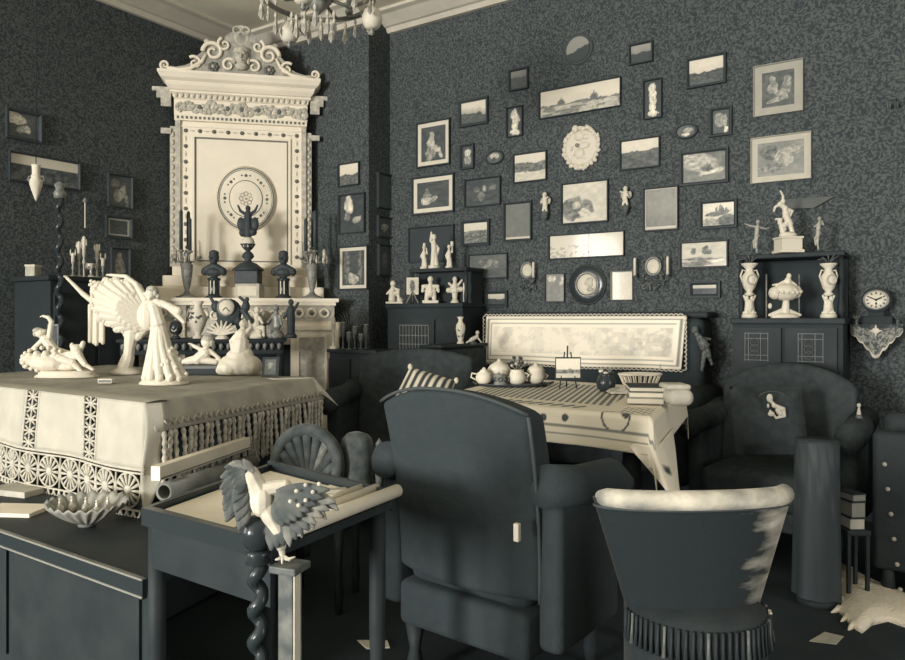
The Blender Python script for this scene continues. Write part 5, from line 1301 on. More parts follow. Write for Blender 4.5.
ch, bk = armchair('velvet_armchair', 'large dark velvet armchair with its back to the viewer', (pc1.x+.04, pc1.y+.225, 0), -.08, .48, .50, .44, .86, VELVET, ah=.60, rake=.07, arch=.055)
mb = MB(); mb.sweep([bk(1, v/10, 0)+Vector((.004, -.004, 0)) for v in range(11)], .005, 6); mb.build('back_piping', mat('piping', .09, .8, .1), ch, True)
mb = MB(); mb.sweep([bk(u/20, 1, 0)+Vector((0, -.0, .004)) for u in range(21)], .005, 6); mb.build('back_piping', MATS['piping'], ch, True)
o = MB().rbox(.225, .240, -.30, -.285, .50, .545, .003, 2).build('brass_tag', CARD, ch)
# small plush tub chair in the right foreground
pr = at_d(712, 0, 1.56)
tc = thing('tub_chair', 'low plush tub chair with pale sheen painted on top roll, back to the viewer', 'armchair', (pr.x, pr.y, 0), TH+.10)
def tub(u, v, k):
    # u 0..1 left to right round the back, v height
    a = PI*(u-.5)*1.1; R = (.145+.078*v)*(1-.16*k)
    x = 1.02*R*math.sin(a)*1.02; y = -R*math.cos(a)*.55+.10
    z = .375+.283*v-.015*(1-math.cos(a))*v
    return Vector((x, y, z))
mb = MB(); rs = []
for j in range(15):
    v = j/14; rs.append([tub(i/28, v, 0) for i in range(29)]+[tub(i/28, v, 1) for i in range(28, -1, -1)])
mb.rings(rs)
SHEENPAINT = PLUSH.copy(); SHEENPAINT.name = 'painted_sheen_plush'; _n = SHEENPAINT.node_tree.nodes; _l = SHEENPAINT.node_tree.links  # paler towards the right end: window-lit velvet sheen painted as colour
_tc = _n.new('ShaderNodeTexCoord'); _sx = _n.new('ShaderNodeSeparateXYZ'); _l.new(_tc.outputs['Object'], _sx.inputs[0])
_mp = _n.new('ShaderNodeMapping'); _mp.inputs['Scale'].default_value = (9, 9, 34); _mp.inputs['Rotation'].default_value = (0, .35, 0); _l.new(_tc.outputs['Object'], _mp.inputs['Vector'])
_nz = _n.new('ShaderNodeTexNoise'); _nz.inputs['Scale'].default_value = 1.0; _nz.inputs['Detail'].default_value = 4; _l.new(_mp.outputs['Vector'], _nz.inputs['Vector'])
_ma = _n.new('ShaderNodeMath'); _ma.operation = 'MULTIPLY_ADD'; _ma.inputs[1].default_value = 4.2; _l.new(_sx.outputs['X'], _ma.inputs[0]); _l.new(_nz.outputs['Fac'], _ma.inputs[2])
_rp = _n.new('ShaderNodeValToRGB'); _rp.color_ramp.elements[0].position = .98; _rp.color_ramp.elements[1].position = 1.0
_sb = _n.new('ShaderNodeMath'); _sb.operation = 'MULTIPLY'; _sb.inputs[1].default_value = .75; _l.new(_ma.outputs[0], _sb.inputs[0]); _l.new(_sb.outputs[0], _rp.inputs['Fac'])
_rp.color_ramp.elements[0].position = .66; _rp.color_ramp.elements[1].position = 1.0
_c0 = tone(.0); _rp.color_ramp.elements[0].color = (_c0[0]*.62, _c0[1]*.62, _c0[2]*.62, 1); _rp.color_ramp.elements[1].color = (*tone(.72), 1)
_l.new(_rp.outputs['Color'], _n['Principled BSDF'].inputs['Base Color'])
mb.build('backrest', SHEENPAINT, tc, True)
PALEPL = mat('pale_plush', .60, .9, .05, var=.30, vscale=9, sheen=.3, bump=.3, bscale=60)  # pale colour stands for velvet sheen caught along the top roll
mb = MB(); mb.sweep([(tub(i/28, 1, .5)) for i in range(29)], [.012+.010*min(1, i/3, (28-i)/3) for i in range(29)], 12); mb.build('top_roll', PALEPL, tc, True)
mb = MB(); mb.sweep([tub(i/28, .93, -.08) for i in range(29)], .0035, 6); mb.build('roll_piping', MATS['piping'], tc, True)
MB().lathe([(.0, .20), (.150, .20), (.158, .24), (.158, .39), (.14, .41), (0, .415)], (0, .09, 0), 28, sy=.95).build('seat', PLUSH, tc, True)
MB().lathe([(.15, .10), (.14, .2), (.0, .2)], (0, .09, 0), 24).build('seat_base', PLUSH, tc, True)
for i in range(34):
    a = PI+PI*(i+.5)/34; x, y = .162*math.cos(a), .09+.156*math.sin(a)
    mb = MB(); mb.sweep([(x, y, .395), (x*1.01, y-.001, .36), (x*1.02, y-.002, .33)], [.004, .0035, .006], 5); mb.build('fringe_tassel', CARD if i in (29, 30) else DGILT if i % 6 == 2 else DWOOD, tc, True)
for sx in (-1, 1):
    for y in (-.04, .18): MB().lathe([(.01, 0), (.018, .04), (.012, .06), (.02, .11)], (sx*.10, y, 0), 8).build('leg', DWOOD, tc, True)
# fan-backed slipper chair beside the desk
p = at_d(304, 0, 2.52)
fc = thing('fan_back_chair', 'dark slipper chair with fluted fan-shaped back beside the table', 'chair', (p.x, p.y, 0), TH-.15)
rim_ = []
for i in range(21):
    a = math.radians(200-220*i/20); rim_.append((.115*math.cos(a)-.0, .03, .53+.125*math.sin(a)))
FANM = mat('fan_velvet', .12, .8, .1, var=.08, vscale=30, sheen=.3)
mb = MB(); mb.sweep([(x, y, z) for x, y, z in rim_], .022, 10); mb.build('padded_rim', FANM, fc, True)
for i in range(9):
    a0, a1 = math.radians(196-212*i/9), math.radians(196-212*(i+1)/9); am = (a0+a1)/2
    mb = MB(); mb.capsule((.02*math.cos(am), .045, .47+.02*math.sin(am)), .008, (.092*math.cos(am), .035, .53+.10*math.sin(am)), .021); mb.build('flute', FANM if i != 6 else mat('fan_sheen', .32, .7, .1, var=.12, vscale=40), fc, True)
MB().rbox(-.14, .14, .02, .30, .34, .44, .04, 3).build('seat', VELVET, fc, True)
MB().rbox(.10, .22, .05, .16, .40, .64, .05, 3).build('side_wing', FANM, fc, True)
for sx in (-1, 1):
    for y in (.05, .26): MB().lathe([(.012, 0), (.018, .08), (.012, .16), (.022, .34)], (sx*.11, y, 0), 8).build('leg', DWOOD, fc, True)
MB().lathe([(.012, .44), (.016, .5), (.010, .56), (.014, .60), (.0, .62)], (.245, .10, 0), 8).build('back_finial', DGILT, fc, True)
MB().rbox(.11, .26, .04, .28, .36, .40, .01, 2).build('side_rail', DWOOD, fc)
# dark floral easy chair between the desk and the table, with striped cushion
p = at_d(405, 0, 3.75)
ec, _ = armchair('floral_easy_chair', 'dark floral easy chair in front of the latticed bookcase', (p.x, p.y, 0), -2.75, .62, .56, .42, .88, FLORAL, ah=.64, rake=.06)
cu = thing('striped_cushion', 'dark and white striped cushion lying on the floral easy chair', 'cushion', at_d(424, 393, 3.42), TH)
def cush(u, v, s_): 
    x, z = (u-.5)*.24, (v-.5)*.24; e = max(abs(2*u-1), abs(2*v-1)); return Vector((x, s_*.045*(1-e**3), z))
Mq = Matrix.Rotation(-.7, 4, 'X') @ Matrix.Rotation(.35, 4, 'Y')
mb = MB()
for s_ in (-1, 1): mb.grid(lambda u, v: Mq @ cush(u, v, s_), 40, 14, lambda u, v: tone(.92 if (u*7) % 1 < .45 else .06))
mb.build('cover', MATS['print'], cu, True)
for dx, dz in ((-.12, -.12), (.12, -.12), (-.12, .12), (.12, .12)): MB().ell(Mq @ Vector((dx, 0, dz)), .012, .012, .016, 8, 6).build('corner_tassel', CARD, cu, True)

# ------------------------------------------------------------------ centre table
ZK = .745
ct = thing('tea_table', 'rectangular table under the white embroidered cloth', 'table', (-1.243, 2.725, 0), 0)
SKW = Matrix(((.992, -.175, 0, 0), (-.123, .985, 0, 0), (0, 0, 1, 0), (0, 0, 0, 1)))
MB().box(-.43, .43, -.465, .465, ZK-.03, ZK-.004).build('top', DWOOD, ct)
MB().box(-.40, .40, -.43, .43, ZK-.10, ZK-.03).build('apron', DWOOD, ct)
for sx in (-1, 1):
    for sy in (-1, 1): MB().lathe([(.02, 0), (.03, .04), (.02, .09), (.028, .4), (.035, .55), (.03, ZK-.10)], (sx*.37, sy*.40, 0), 12).build('leg', DWOOD, ct, True)
cl = thing('embroidered_cloth', 'white cloth with dark stripes, leaves and dots over the tea table', 'tablecloth', (-1.243, 2.725, 0), 0)
HX, HYY, DR = .445, .48, .115
def cl_pt(u, v):
    x = -HX-DR+u*2*(HX+DR); y = -HYY-DR+v*2*(HYY+DR); z = ZK; ox = oy = 0
    ax, ay = max(0, abs(x)-HX), max(0, abs(y)-HYY)
    fall = max(ax, ay) if not (ax > 0 and ay > 0) else math.hypot(ax, ay)*1.35
    px_ = max(-HX, min(HX, x)); py_ = max(-HYY, min(HYY, y))
    wob = .008*math.sin(x*15+1)*min(1, ay*12)+.006*math.sin(y*17)*min(1, ax*12)
    if ax: px_ += math.copysign(min(.012, ax)+.14*ax, x)
    if ay: py_ += math.copysign(min(.012, ay)+.10*ay, y)-wob
    return Vector((px_, py_, z-fall))
def cl_col(u, v):
    x = -HX-DR+u*2*(HX+DR); y = -HYY-DR+v*2*(HYY+DR); t = .97
    if -.38 < x < .27 and -.31 < y < .36:
        if ((x+.10*y)*36) % 1 < .55: t = .30
    if -.16 < x < .20 and abs(y+.405) < .045:
        k = ((x+.16)/.045) % 1; yy = (y+.405)/.045
        if abs(yy-(2*k-1)*.8) < .5 and abs(k-.5) < .45: t = .15
    for cx, cy, r in ((-.03, -.528, .013), (.06, -.515, .013), (.145, -.508, .013)):
        if math.hypot(x-cx, y-cy) < r: t = .08
    d = math.hypot(x-.33, y+.49)
    if abs(d-.048) < .0035: t = .15
    if math.hypot(x-.365, y+.475) < .016: t = .1
    if .33 < x < .44 and -.45 < y < -.28 and math.sin(x*170)*math.sin(y*140) > .25: t = .4
    if abs(y+HYY+.055) < .0035 or abs(y+HYY+.08) < .002: t = .45
    return tone(t)
o = MB().grid(cl_pt, 300, 250, cl_col).build('cloth', MATS['print'], cl, True, fix=False); o.modifiers.new('thick', 'SOLIDIFY').thickness = .003
# hanging point of the cloth at the near right corner
A1 = Vector((HX-.10, -HYY-.022, ZK-.085)); 
def cpt(u, v):
    k = 2*u-1
    k2 = (u-.3)/.3 if u < .3 else (u-.3)/.7
    if u < .3: bx_, by_ = HX+.012-.07*(-k2), -HYY-.03
    else: bx_, by_ = HX+.012+.02*min(1, k2*5), -HYY-.03+.40*k2
    k = (u-.42)/.42 if u < .42 else (u-.42)/.58
    ln = (.165*max(0., 1-abs(k))**.9+.01)*v
    return Vector((bx_+.07*v*(1-abs(k)), by_-.012*v+.015*math.sin(u*9)*v, ZK-.085-ln))
mb = MB(); mb.grid(cpt, 24, 14, lambda u, v: tone(.1 if math.hypot((u-.40)*1.6, v-.45) < .07 else (.5 if abs(v-.75) < .02 else .97)))
o = mb.build('corner_point', MATS['print'], cl, True); o.modifiers.new('thick', 'SOLIDIFY').thickness = .003
for o in list(ct.children)+list(cl.children): o.data.transform(SKW)
ZKK = ZK+.0035
def on_k(name, label, cat, px, py, z=ZKK): 
    d = F*(HC-z)/(py-HY); return PXT(name, label, cat, px, py, z, d)
# tea tray and service
t = on_k('tea_tray', 'dark oval tray under the white tea service', 'tray', 513, 385)
t.lathe([(34, 0), (36, 1.4), (36.5, 2.2), (34, 2), (32, 1)], 513, 385, 'tray', BRONZE, 28, sy=.62)
for sx in (-1, 1): t.sweep([(513+sx*36, 383.6, -5), (513+sx*40, 382, 0), (513+sx*36, 383.6, 5)], 1, 'handle', BRONZE)
ztr = t.o.location.z+1.2*t.s; dtr = t.o.location.x*FW.x+t.o.location.y*FW.y
def on_tr(name, label, cat, px, dd): d = dtr+dd*dtr/F; return PXT(name, label, cat, px, HY-(ztr-HC)*F/d, ztr, d)
t = on_tr('teapot', 'white teapot with looped handle at the left of the tray', 'teapot', 484, -4); b = t.by
t.lathe([(5, 0), (7.5, 3), (8.5, 7), (7, 11), (4, 13), (4.4, 13.5), (2, 15), (1.4, 16.5), (0, 17)], 484, b, 'body', CREAM, 18); t.sweep([(477, b-10, 0), (472, b-11, 0), (471, b-7, 0), (477, b-4, 0)], 1, 'handle', CREAM); t.sweep([(491, b-5, 0), (496, b-8, 0), (498, b-12, 0)], [1.8, 1.3, .9], 'spout', CREAM)
t = on_tr('covered_bowl', 'large white covered bowl behind the teapot', 'bowl', 499, 9); b = t.by
t.lathe([(6, 0), (9, 4), (11, 9), (11, 13), (11.6, 14), (9, 18), (4, 21), (2, 22), (1.5, 24), (0, 24.5)], 499, b, 'bowl', CREAM, 20)
t = on_tr('glass_holder', 'dark filigree glass holder in front of the covered bowl', 'glass holder', 500, -13); b = t.by
t.lathe([(6, 0), (7, 1), (5.6, 2), (6, 11), (5.4, 11), (5, 3)], 500, b, 'holder', GILT, 16, lobes=8, lamp=.05)
for k in range(8):
    a = 2*PI*k/8; MB().torus(t.p(500+6*math.cos(a), b-6, 6*math.sin(a)), 1.8*t.s, .5*t.s, 10, 4).build('filigree_ring', BRONZE, t.o, True)
t.sweep([(506, b-9, 0), (510, b-7, 0), (507, b-3, 0)], .7, 'handle', GILT)
t = on_tr('cream_jug', 'white cream jug in the middle of the tray', 'jug', 517, -8); b = t.by
t.lathe([(5, 0), (8, 3), (9, 7), (7.4, 11), (6.4, 14), (7, 15), (6, 14)], 517, b, 'body', CREAM, 18); t.sweep([(524, b-12, 0), (529, b-10, 0), (525, b-4, 0)], .9, 'handle', CREAM)
t = on_tr('sugar_bowl', 'white sugar bowl with lid at the right of the tray', 'bowl', 536, 2); b = t.by
t.lathe([(5, 0), (8, 3), (9.4, 8), (8.6, 12), (9.2, 13), (7, 16.5), (2.4, 18.5), (1.6, 20.5), (0, 21)], 536, b, 'bowl', CREAM, 18)
for sx in (-1, 1): t.sweep([(536+sx*8.6, b-10, 0), (536+sx*12, b-8, 0), (536+sx*8.6, b-5, 0)], .9, 'handle', CREAM)
t = on_tr('flower_posy', 'small dark and white posy between the tea things', 'flowers', 517, 8); b = t.by
t.lathe([(3, 0), (4, 6), (3, 12), (3.6, 14)], 517, b, 'glass', GREYCARD, 12)
for i in range(14):
    a = 2*PI*i/14; r = random.uniform(3, 10); h = random.uniform(17, 31-r)
    fl = MB(); fl.sweep([t.p(517, b-12), t.p(517+r*math.cos(a), b-h, r*math.sin(a))], .4*t.s, 4); fl.ell(t.p(517+r*math.cos(a), b-h, r*math.sin(a)), 2*t.s, 2*t.s, 1.7*t.s, 7, 5); fl.build('flower', (BRONZE, GREYCARD, DGILT)[i % 3], t.o, True)
# small easel with print
t = on_k('table_easel', 'miniature dark easel holding a small print on the tea table', 'easel', 567.5, 388)
t.sweep([(559, 388, -4), (565, 352, 2)], .7, 'easel_leg', EBON); t.sweep([(576, 388, -4), (571, 352, 2)], .7, 'easel_leg', EBON); t.sweep([(568, 388, 10), (568, 346, 2.5)], .8, 'easel_leg', EBON)
t.box(555, 580.5, 378, 380, -5, -1, 'ledge', EBON); t.box(555, 580.5, 357, 378.5, -2.2, -1, 'card', EBON)
c0 = t.p(567.7, 368, -2.5); wq = 12*t.s; hq = 9.6*t.s; fP = P_land(.42, 91, .95, .92, .3, .06, .9, .8)
MB().grid(lambda u, v: (c0.x+wq*(2*u-1), c0.y, c0.z+hq*(2*v-1)), 26, 20, lambda u, v: tone(fP(u, v))).build('print', MATS['print'], t.o)
# dark pot with flowers
t = on_k('dark_pot', 'little black pot with pale flowers right of the easel', 'pot', 606, 391)
t.lathe([(6, 0), (9, 3), (10, 9), (8, 14), (6.5, 16), (7.4, 18), (6.4, 17)], 606, 391, 'pot', EBON, 16)
for i in range(7):
    a = 2*PI*i/7; MB().ell(t.p(606+5*math.cos(a), 372.5+1.5*math.sin(a*2), 4*math.sin(a)), 2.6*t.s, 2.4*t.s, 1.9*t.s, 7, 5).build('flower', CARD if i % 2 else DGILT, t.o, True)
# openwork basket
t = on_k('openwork_basket', 'cream openwork basket behind the books on the tea table', 'basket', 640, 385)
for i in range(22):
    a = 2*PI*i/22; t.sweep([(640+16*math.cos(a), 385, 9*math.sin(a)), (640+21*math.cos(a), 374, 12*math.sin(a))], .8, 'basket_stave', CARD, 5)
MB().torus(t.p(640, 374), 21*t.s, 1.2*t.s, 30, 6, plane='xy').build('rim', CARD, t.o, True); MB().lathe([(16*t.s, 0), (16.6*t.s, 1.4*t.s), (0, 1.4*t.s)], t.p(640, 385), 24).build('bottom', CARD, t.o, True)
t.o.scale = (1, .62, 1)
# books and a crumpled napkin
zb = ZKK
for i, (w_, h_, dp, m, l) in enumerate(((17, 6, 24, CARD, 'lowest of the pale books stacked on the tea table'), (16, 5.5, 23, PAPER, 'middle book of the pale stack on the tea table'), (16.5, 5, 22, CARD, 'topmost book of the stack, with a dark cover'))):
    d = 2.60; q = PXT('book', l, 'book', 645, HY-(zb-HC)*F/d, zb, d, 'books stacked on the tea table'); b = q.by
    q.box(645-w_, 645+w_, b-h_+.8, b-.8, -dp, dp, 'pages', m); cvm = mat('book_cover', .5, .7, .2, var=.1, vscale=20) if i < 2 else DWOOD
    q.box(645-w_-.6, 645+w_+.6, b-.8, b, -dp-.6, dp, 'cover', cvm); q.box(645-w_-.6, 645+w_+.6, b-h_, b-h_+.8, -dp-.6, dp, 'cover', cvm)
    q.o.rotation_euler = (0, 0, TH-.25+i*.05); zb += h_*q.s
nk = thing('crumpled_napkin', 'crumpled white napkin left of the book stack', 'napkin', on_k('tmp_', 'x', 'x', 622, 393).o.location, TH)
bpy.data.objects.remove(bpy.data.objects['tmp_'])
def nap(u, v):
    x = -.055+.13*u; y = -.05+.11*v
    z = .002+.045*abs(fb(u*3.2, v*3.2, 95)-.15)*math.sin(PI*u)**.4*math.sin(PI*v)**.4
    return Vector((x, y, z))
o = MB().grid(nap, 26, 22).build('napkin_cloth', LINEN, nk, True); o.modifiers.new('thick', 'SOLIDIFY').thickness = .002
dr = thing('folded_linen', 'rounded fold of white linen at the right end of the tea table', 'linen', on_z(677, 405, ZKK), TH)
MB().rbox(-.045, .045, -.06, .06, 0, .06, .028, 4).build('fold', LINEN, dr, True); MB().rbox(-.05, .035, -.05, .055, .055, .075, .01, 3).build('fold', LACE, dr, True)

# ------------------------------------------------------------------ latticed cabinet at the right with statuettes
rc = thing('latticed_cabinet', 'dark cabinet with two latticed doors at the right of the picture wall', 'cabinet', (-.595, 4.12, 0), 0)
ZR = 1.05
MB().box(-.255, .255, -.17, .19, 0, ZR-.03).build('carcass', BLACKW, rc)
MB().rbox(-.265, .265, -.19, .19, ZR-.03, ZR, .006, 2).build('top', DWOOD, rc)
MB().box(-.25, .25, .15, .19, ZR, 1.36).build('upper_back', BLACKW, rc)
MB().rbox(-.255, .255, -.08, .19, 1.36, 1.385, .006, 2).build('upper_shelf', DWOOD, rc)
for sx in (-1, 1): MB().lathe([(.012, ZR), (.018, ZR+.05), (.010, ZR+.1), (.018, ZR+.2), (.012, 1.36)], (sx*.235, -.05, 0), 10).build('shelf_post', DWOOD, rc, True)
LATT = mat('lattice_wire', .20, .5, .4)
for cx_ in (-.135, .115):
    dr = MB().box(cx_-.115, cx_+.115, -.185, -.17, .40, 1.0).build('door', DWOOD, rc)
    for x in (-.055, -.038, .02, .055): MB().box(cx_+x-.0016, cx_+x+.0016, -.19, -.1855, .83, .975).build('lattice_bar', LATT, dr)
    for z in (.835, .86, .945, .972): MB().box(cx_-.058, cx_+.058, -.1905, -.186, z-.0016, z+.0016).build('lattice_rail', LATT, dr)
    for z in (.925, .895, .865): MB().torus((cx_-.008, -.19, z), .02, .0018, 18, 4).build('lattice_ring', LATT, dr, True)
def on_r(name, label, cat, px, z, d, group=None): return PXT(name, label, cat, px, HY-(z-HC)*F/d, z, d, group)
def figural_vase(px, label, d):
    t = on_r('figural_vase', label, 'vase', px, ZR, d, 'pair of white figural vases'); b = t.by
    t.lathe([(7.5, 0), (7.5, 3), (6, 4.5)], px, b, 'base', CREAM, 14)
    t.body([(px-3, b-4, 2.6, px-2.4, b-16, 2), (px+3, b-4, 2.6, px+2.4, b-16, 2), ('e', px, b-12, 4, 7), (px-2.6, b-16, 1.6, px-5.5, b-22, 1.2), (px+2.6, b-16, 1.6, px+5.5, b-22, 1.2), ('e', px-2.6, b-20, 2, 2.2), ('e', px+2.6, b-20, 2, 2.2), (px-5, b-5, 2, px+5, b-5, 2)], vox=.36, name='cherubs')
    t.lathe([(3, 0), (5, 2), (2.6, 4), (5.4, 8), (7.4, 15), (7, 20), (4, 24), (3.4, 27), (7.5, 31), (8, 32.5), (6, 32)], px, b-22, 'urn', CREAM, 18)
    MB().torus(t.p(px, b-38, -6.2), 4.4*t.s, 1.0*t.s, 20, 6).build('medallion', GREYCARD, t.o, True); MB().ell(t.p(px, b-38, -6.2), 2.6*t.s, 1.2*t.s, 3*t.s, 10, 7).build('medallion_figure', CARD, t.o, True)
    for sx in (-1, 1): t.sweep([(px+sx*7, b-36, 0), (px+sx*9, b-42, 0), (px+sx*7, b-48, 0), (px+sx*4, b-47, 0)], .8, 'handle', CREAM)
    for i in range(10):
        a = 2*PI*i/10; t.sweep([(px, b-53, 0), (px+5*math.cos(a), b-59, 3*math.sin(a)), (px+11*math.cos(a), b-61-3*math.sin(i), 5*math.sin(a))], [.5, .5, .3], 'grass_stem', DGILT, 4)
figural_vase(749.5, 'white figural vase left of the shell-bowl statuette', 3.80)
figural_vase(828.5, 'white figural vase right of the shell-bowl statuette', 3.57)
t = on_r('shell_bowl_statuette', 'white woman rising from a shell bowl between two vases', 'statuette', 785, ZR, 3.66); b = t.by
t.lathe([(14, 0), (14, 2), (10, 4), (5, 5.5)], 785, b, 'base', CREAM, 20, sy=.6)
t.body([(785, b-4, 5, 786, b-16, 3.2), ('e', 786, b-26, 14, 9, 10), ('e', 775, b-25, 6, 6.5, 7), ('e', 797, b-26, 4, 6.5, 6), (787, b-32, 4.2, 788, b-38, 3.2), ('e', 789, b-42, 2.4, 2.9), (785, b-37, 1.6, 779, b-34, 1.3), (779, b-34, 1.2, 773, b-33, 1), (790, b-37, 1.6, 796, b-33, 1.2), (786, b-8, 3, 800, b-3, 1.6), (784, b-8, 3, 770, b-3, 1.8), ('e', 770, b-12, 2, 3)], vox=.38)
mb = MB()
for i in range(18):
    a = 2*PI*i/18; mb.ell(t.p(786+14.5*math.cos(a), b-27-2*math.sin(a), 10*math.sin(a)), 1.9*t.s, 1.9*t.s, 1.7*t.s, 6, 5)
mb.build('bowl_ruffle', CREAM, t.o, True)
for sx, x in ((-1, 769), (1, 802)): t.sweep([(x, b-44, 6), (x, b-30, 6), (x, b-.5, 6)], .8, 'side_rod', GILT)
t = on_r('struggle_group', 'white statue group of struggling figures on a square pedestal', 'statue', 787.5, 1.385, 3.72); b = t.by
t.box(776.5, 799.5, b-3, b, -11, 11, 'pedestal_foot', CREAM, .5); t.box(778, 798, b-14, b-3, -9.5, 9.5, 'pedestal', CREAM, .4); t.box(777, 799, b-16, b-14, -10.5, 10.5, 'pedestal_cap', CREAM, .4)
t.body([('e', 788, b-18, 9, 3.5, 7), (783, b-19, 2.6, 782, b-26, 3), (782, b-26, 3, 787, b-30, 3), (793, b-19, 2.2, 790, b-29, 2.6), (790, b-29, 3.2, 786, b-37, 3.6), ('e', 780, b-32, 2.4, 2.8), (780, b-30, 2.4, 784, b-24, 2.6), (786, b-37, 3.4, 785, b-45, 3), ('e', 788.5, b-41, 2.2, 2.6), (785, b-45, 2.8, 780, b-49, 2.6), ('e', 783, b-52, 2.3, 2.7), (780, b-49, 1.7, 775, b-46, 1.3), (775, b-46, 1.3, 774, b-42, 1), (783, b-48, 1.6, 783, b-57, 1.3), (783, b-57, 1.2, 780.5, b-62, .9), (787, b-44, 2, 792, b-42, 1.8), (792, b-42, 1.7, 790, b-37, 1.2), (781, b-34, 1.6, 776, b-34, 1.2)], vox=.38)
def gilt_dancer(px, label, d, k, arms):
    t = on_r('gilt_dancer', label, 'figurine', px, 1.385, d, 'pair of gilt dancers'); b = t.by
    t.lathe([(3.6, 0), (3.6, 1.2), (1.4, 2)], px, b, 'base', BRONZE, 10)
    t.body([('e', px+1, b-33, 2, 2.4), (px+1, b-30, 1.3, px, b-26, 2.4), (px, b-25, 2.4, px-.6, b-20, 2), (px-.6, b-19, 2.2, px-1, b-10, 1.5), (px-1, b-10, 1.4, px, b-2, .9), (px+.6, b-19, 2, px-3.5, b-13, 1.3), (px-3.5, b-13, 1.2, px-3, b-7, .8)]+arms(px, b), m=mat('warm_gilt', .55, .4, .4, var=.12, vscale=40), vox=.36)
gilt_dancer(757, 'gilt dancing figurine with outstretched arms left of the struggling group', 3.82, 1, lambda x, b: [(x, b-28, 1.2, x-7, b-29, .9), (x-7, b-29, .9, x-12, b-31, .7), (x+1, b-28, 1.2, x+8, b-26, .9), (x+8, b-26, .9, x+12, b-27, .7)])
gilt_dancer(818.5, 'gilt dancing figurine with arms held close right of the struggling group', 3.64, 1, lambda x, b: [(x, b-28, 1.2, x-4, b-25, .9), (x+1, b-28, 1.2, x+5, b-27, .9), (x+5, b-27, .9, x+3, b-31, .7)])
# grey folded fan on the wall behind the group
A_ = on_Y(804, 203, YB-.01); fa = thing('pinned_sheet', 'plain grey sheet pinned on the wall behind the struggling group', 'sheet', A_, 0); s_ = A_.dot(FW)/F
MB().prism([(-21*s_*1.25, 5*s_), (22*s_*1.25, 4*s_), (9*s_, -6*s_), (-14*s_, -5*s_)], -.012, .0).build('sheet', mat('grey_sheet', .22, .8, .1, var=.03), fa)
for x in (-18, 18): MB().ell((x*s_*1.2, -.013, 3*s_), .004, .004, .004, 6, 5).build('pin', GILT, fa, True)
# clock on a lace-hung bracket
A_ = on_Y(877.5, 325, YB); s_ = 3.66/F
br = thing('lace_bracket', 'small wall bracket shelf hung with scalloped lace', 'bracket', (A_.x, YB, HC-7*s_), 0)
W_ = .115
MB().box(-W_, W_, -.14, 0, -.014, 0).build('shelf', DWOOD, br); MB().prism([(-.02, -.014), (.02, -.014), (.012, -.16), (-.012, -.16)], -.05, 0).build('corbel', DWOOD, br)
def lam(u, v):
    x = -W_+2*W_*u; e = 1-abs(2*u-1); h = (.035+.135*e**1.15)+.012*abs(math.sin(u*PI*8)); return Vector((x, -.146-.01*math.sin(u*18), .004-h*v))
def lamc(u, v):
    if v > .9: return tone(.8)
    e = 1-abs(2*u-1)
    if v*(.035+.135*e) < .035*e+.0: return tone(.08)
    return tone(.5 if fb(u*30, v*18, 101) > .47 else .12)
o = MB().grid(lam, 70, 26, lamc).build('lace_lambrequin', MATS['print'], br, True); o.modifiers.new('thick', 'SOLIDIFY').thickness = .002
q = MB().ell((0, -.16, -.028), .018, .006, .016, 10, 6); q.ell((0, -.16, -.028), .032, .004, .006, 8, 5); q.ell((0, -.16, -.028), .006, .004, .032, 8, 5); q.build('embroidered_flower', CARD, br, True)
kl = thing('bracket_clock', 'dark clock with oval pale dial on the lace-hung bracket', 'clock', (A_.x, YB-.075, HC-7*s_), 0); by_ = 325
MB().rbox(-14*s_, 14*s_, -.05, .05, 0, 9*s_, .006, 2).build('base', BLACKW, kl)
MB().lathe([(0, -.05), (13*s_, -.05), (13*s_, .04), (0, .04)], (0, 0, 25*s_), 26, sy=.98, M=R1).build('case', BRONZE, kl, True)
MB().rbox(-7*s_, 7*s_, -.03, .03, 8*s_, 16*s_, .004, 2).build('neck', BLACKW, kl)
MB().lathe([(0, .04), (10.4*s_, .04), (10.4*s_, .045), (0, .047)], (0, 0, 25*s_), 28, sy=.86, M=R1).build('dial', DIAL, kl, True)
MB().torus((0, -.046, 25*s_), 10.8*s_, .8*s_, 30, 6, sz=.86).build('bezel', GILT, kl, True)
for i in range(12):
    a = 2*PI*i/12; mb = MB(); mb.box(-.5*s_, .5*s_, -.0485, -.046, -1*s_, 1*s_); o = mb.build('hour_mark', INK, kl); o.location = (7.8*s_*math.cos(a), 0, 25*s_+6.8*s_*math.sin(a)); o.rotation_euler = (0, -a+PI/2, 0)
mb = MB(); mb.sweep([(0, -.05, 25*s_), (-5.5*s_, -.05, 27.6*s_)], .6*s_, 5); mb.sweep([(0, -.05, 25*s_), (5*s_, -.05, 27.4*s_)], .7*s_, 5); mb.ell((0, -.05, 25*s_), 1.2*s_, .8*s_, 1.2*s_, 8, 5); mb.build('hands', INK, kl)
MB().ell((0, -.05, 21.4*s_), .9*s_, .5*s_, 1.4*s_, 8, 5).build('winding_hole', INK, kl, True)
for i, x in enumerate((-22, 21)):
    t = PXT('bracket_ornament', ('dim gilt sprig ornament left of the bracket clock', 'dim gilt sprig ornament right of the bracket clock')[i], 'ornament', 877.5+x*.95, HY+7*3.62/3.6, HC-7*s_, 3.60)
    t.lathe([(2.6, 0), (1, 2), (1.6, 5), (.6, 6)], 877.5+x*.95, t.by, 'foot', DGILT, 8)
    for k in range(6):
        a = 2*PI*k/6; t.sweep([(877.5+x*.95, t.by-5, 0), (877.5+x*.95+4*math.cos(a), t.by-9-(k % 3), 3*math.sin(a))], [.5, .3], 'sprig', DGILT, 4)
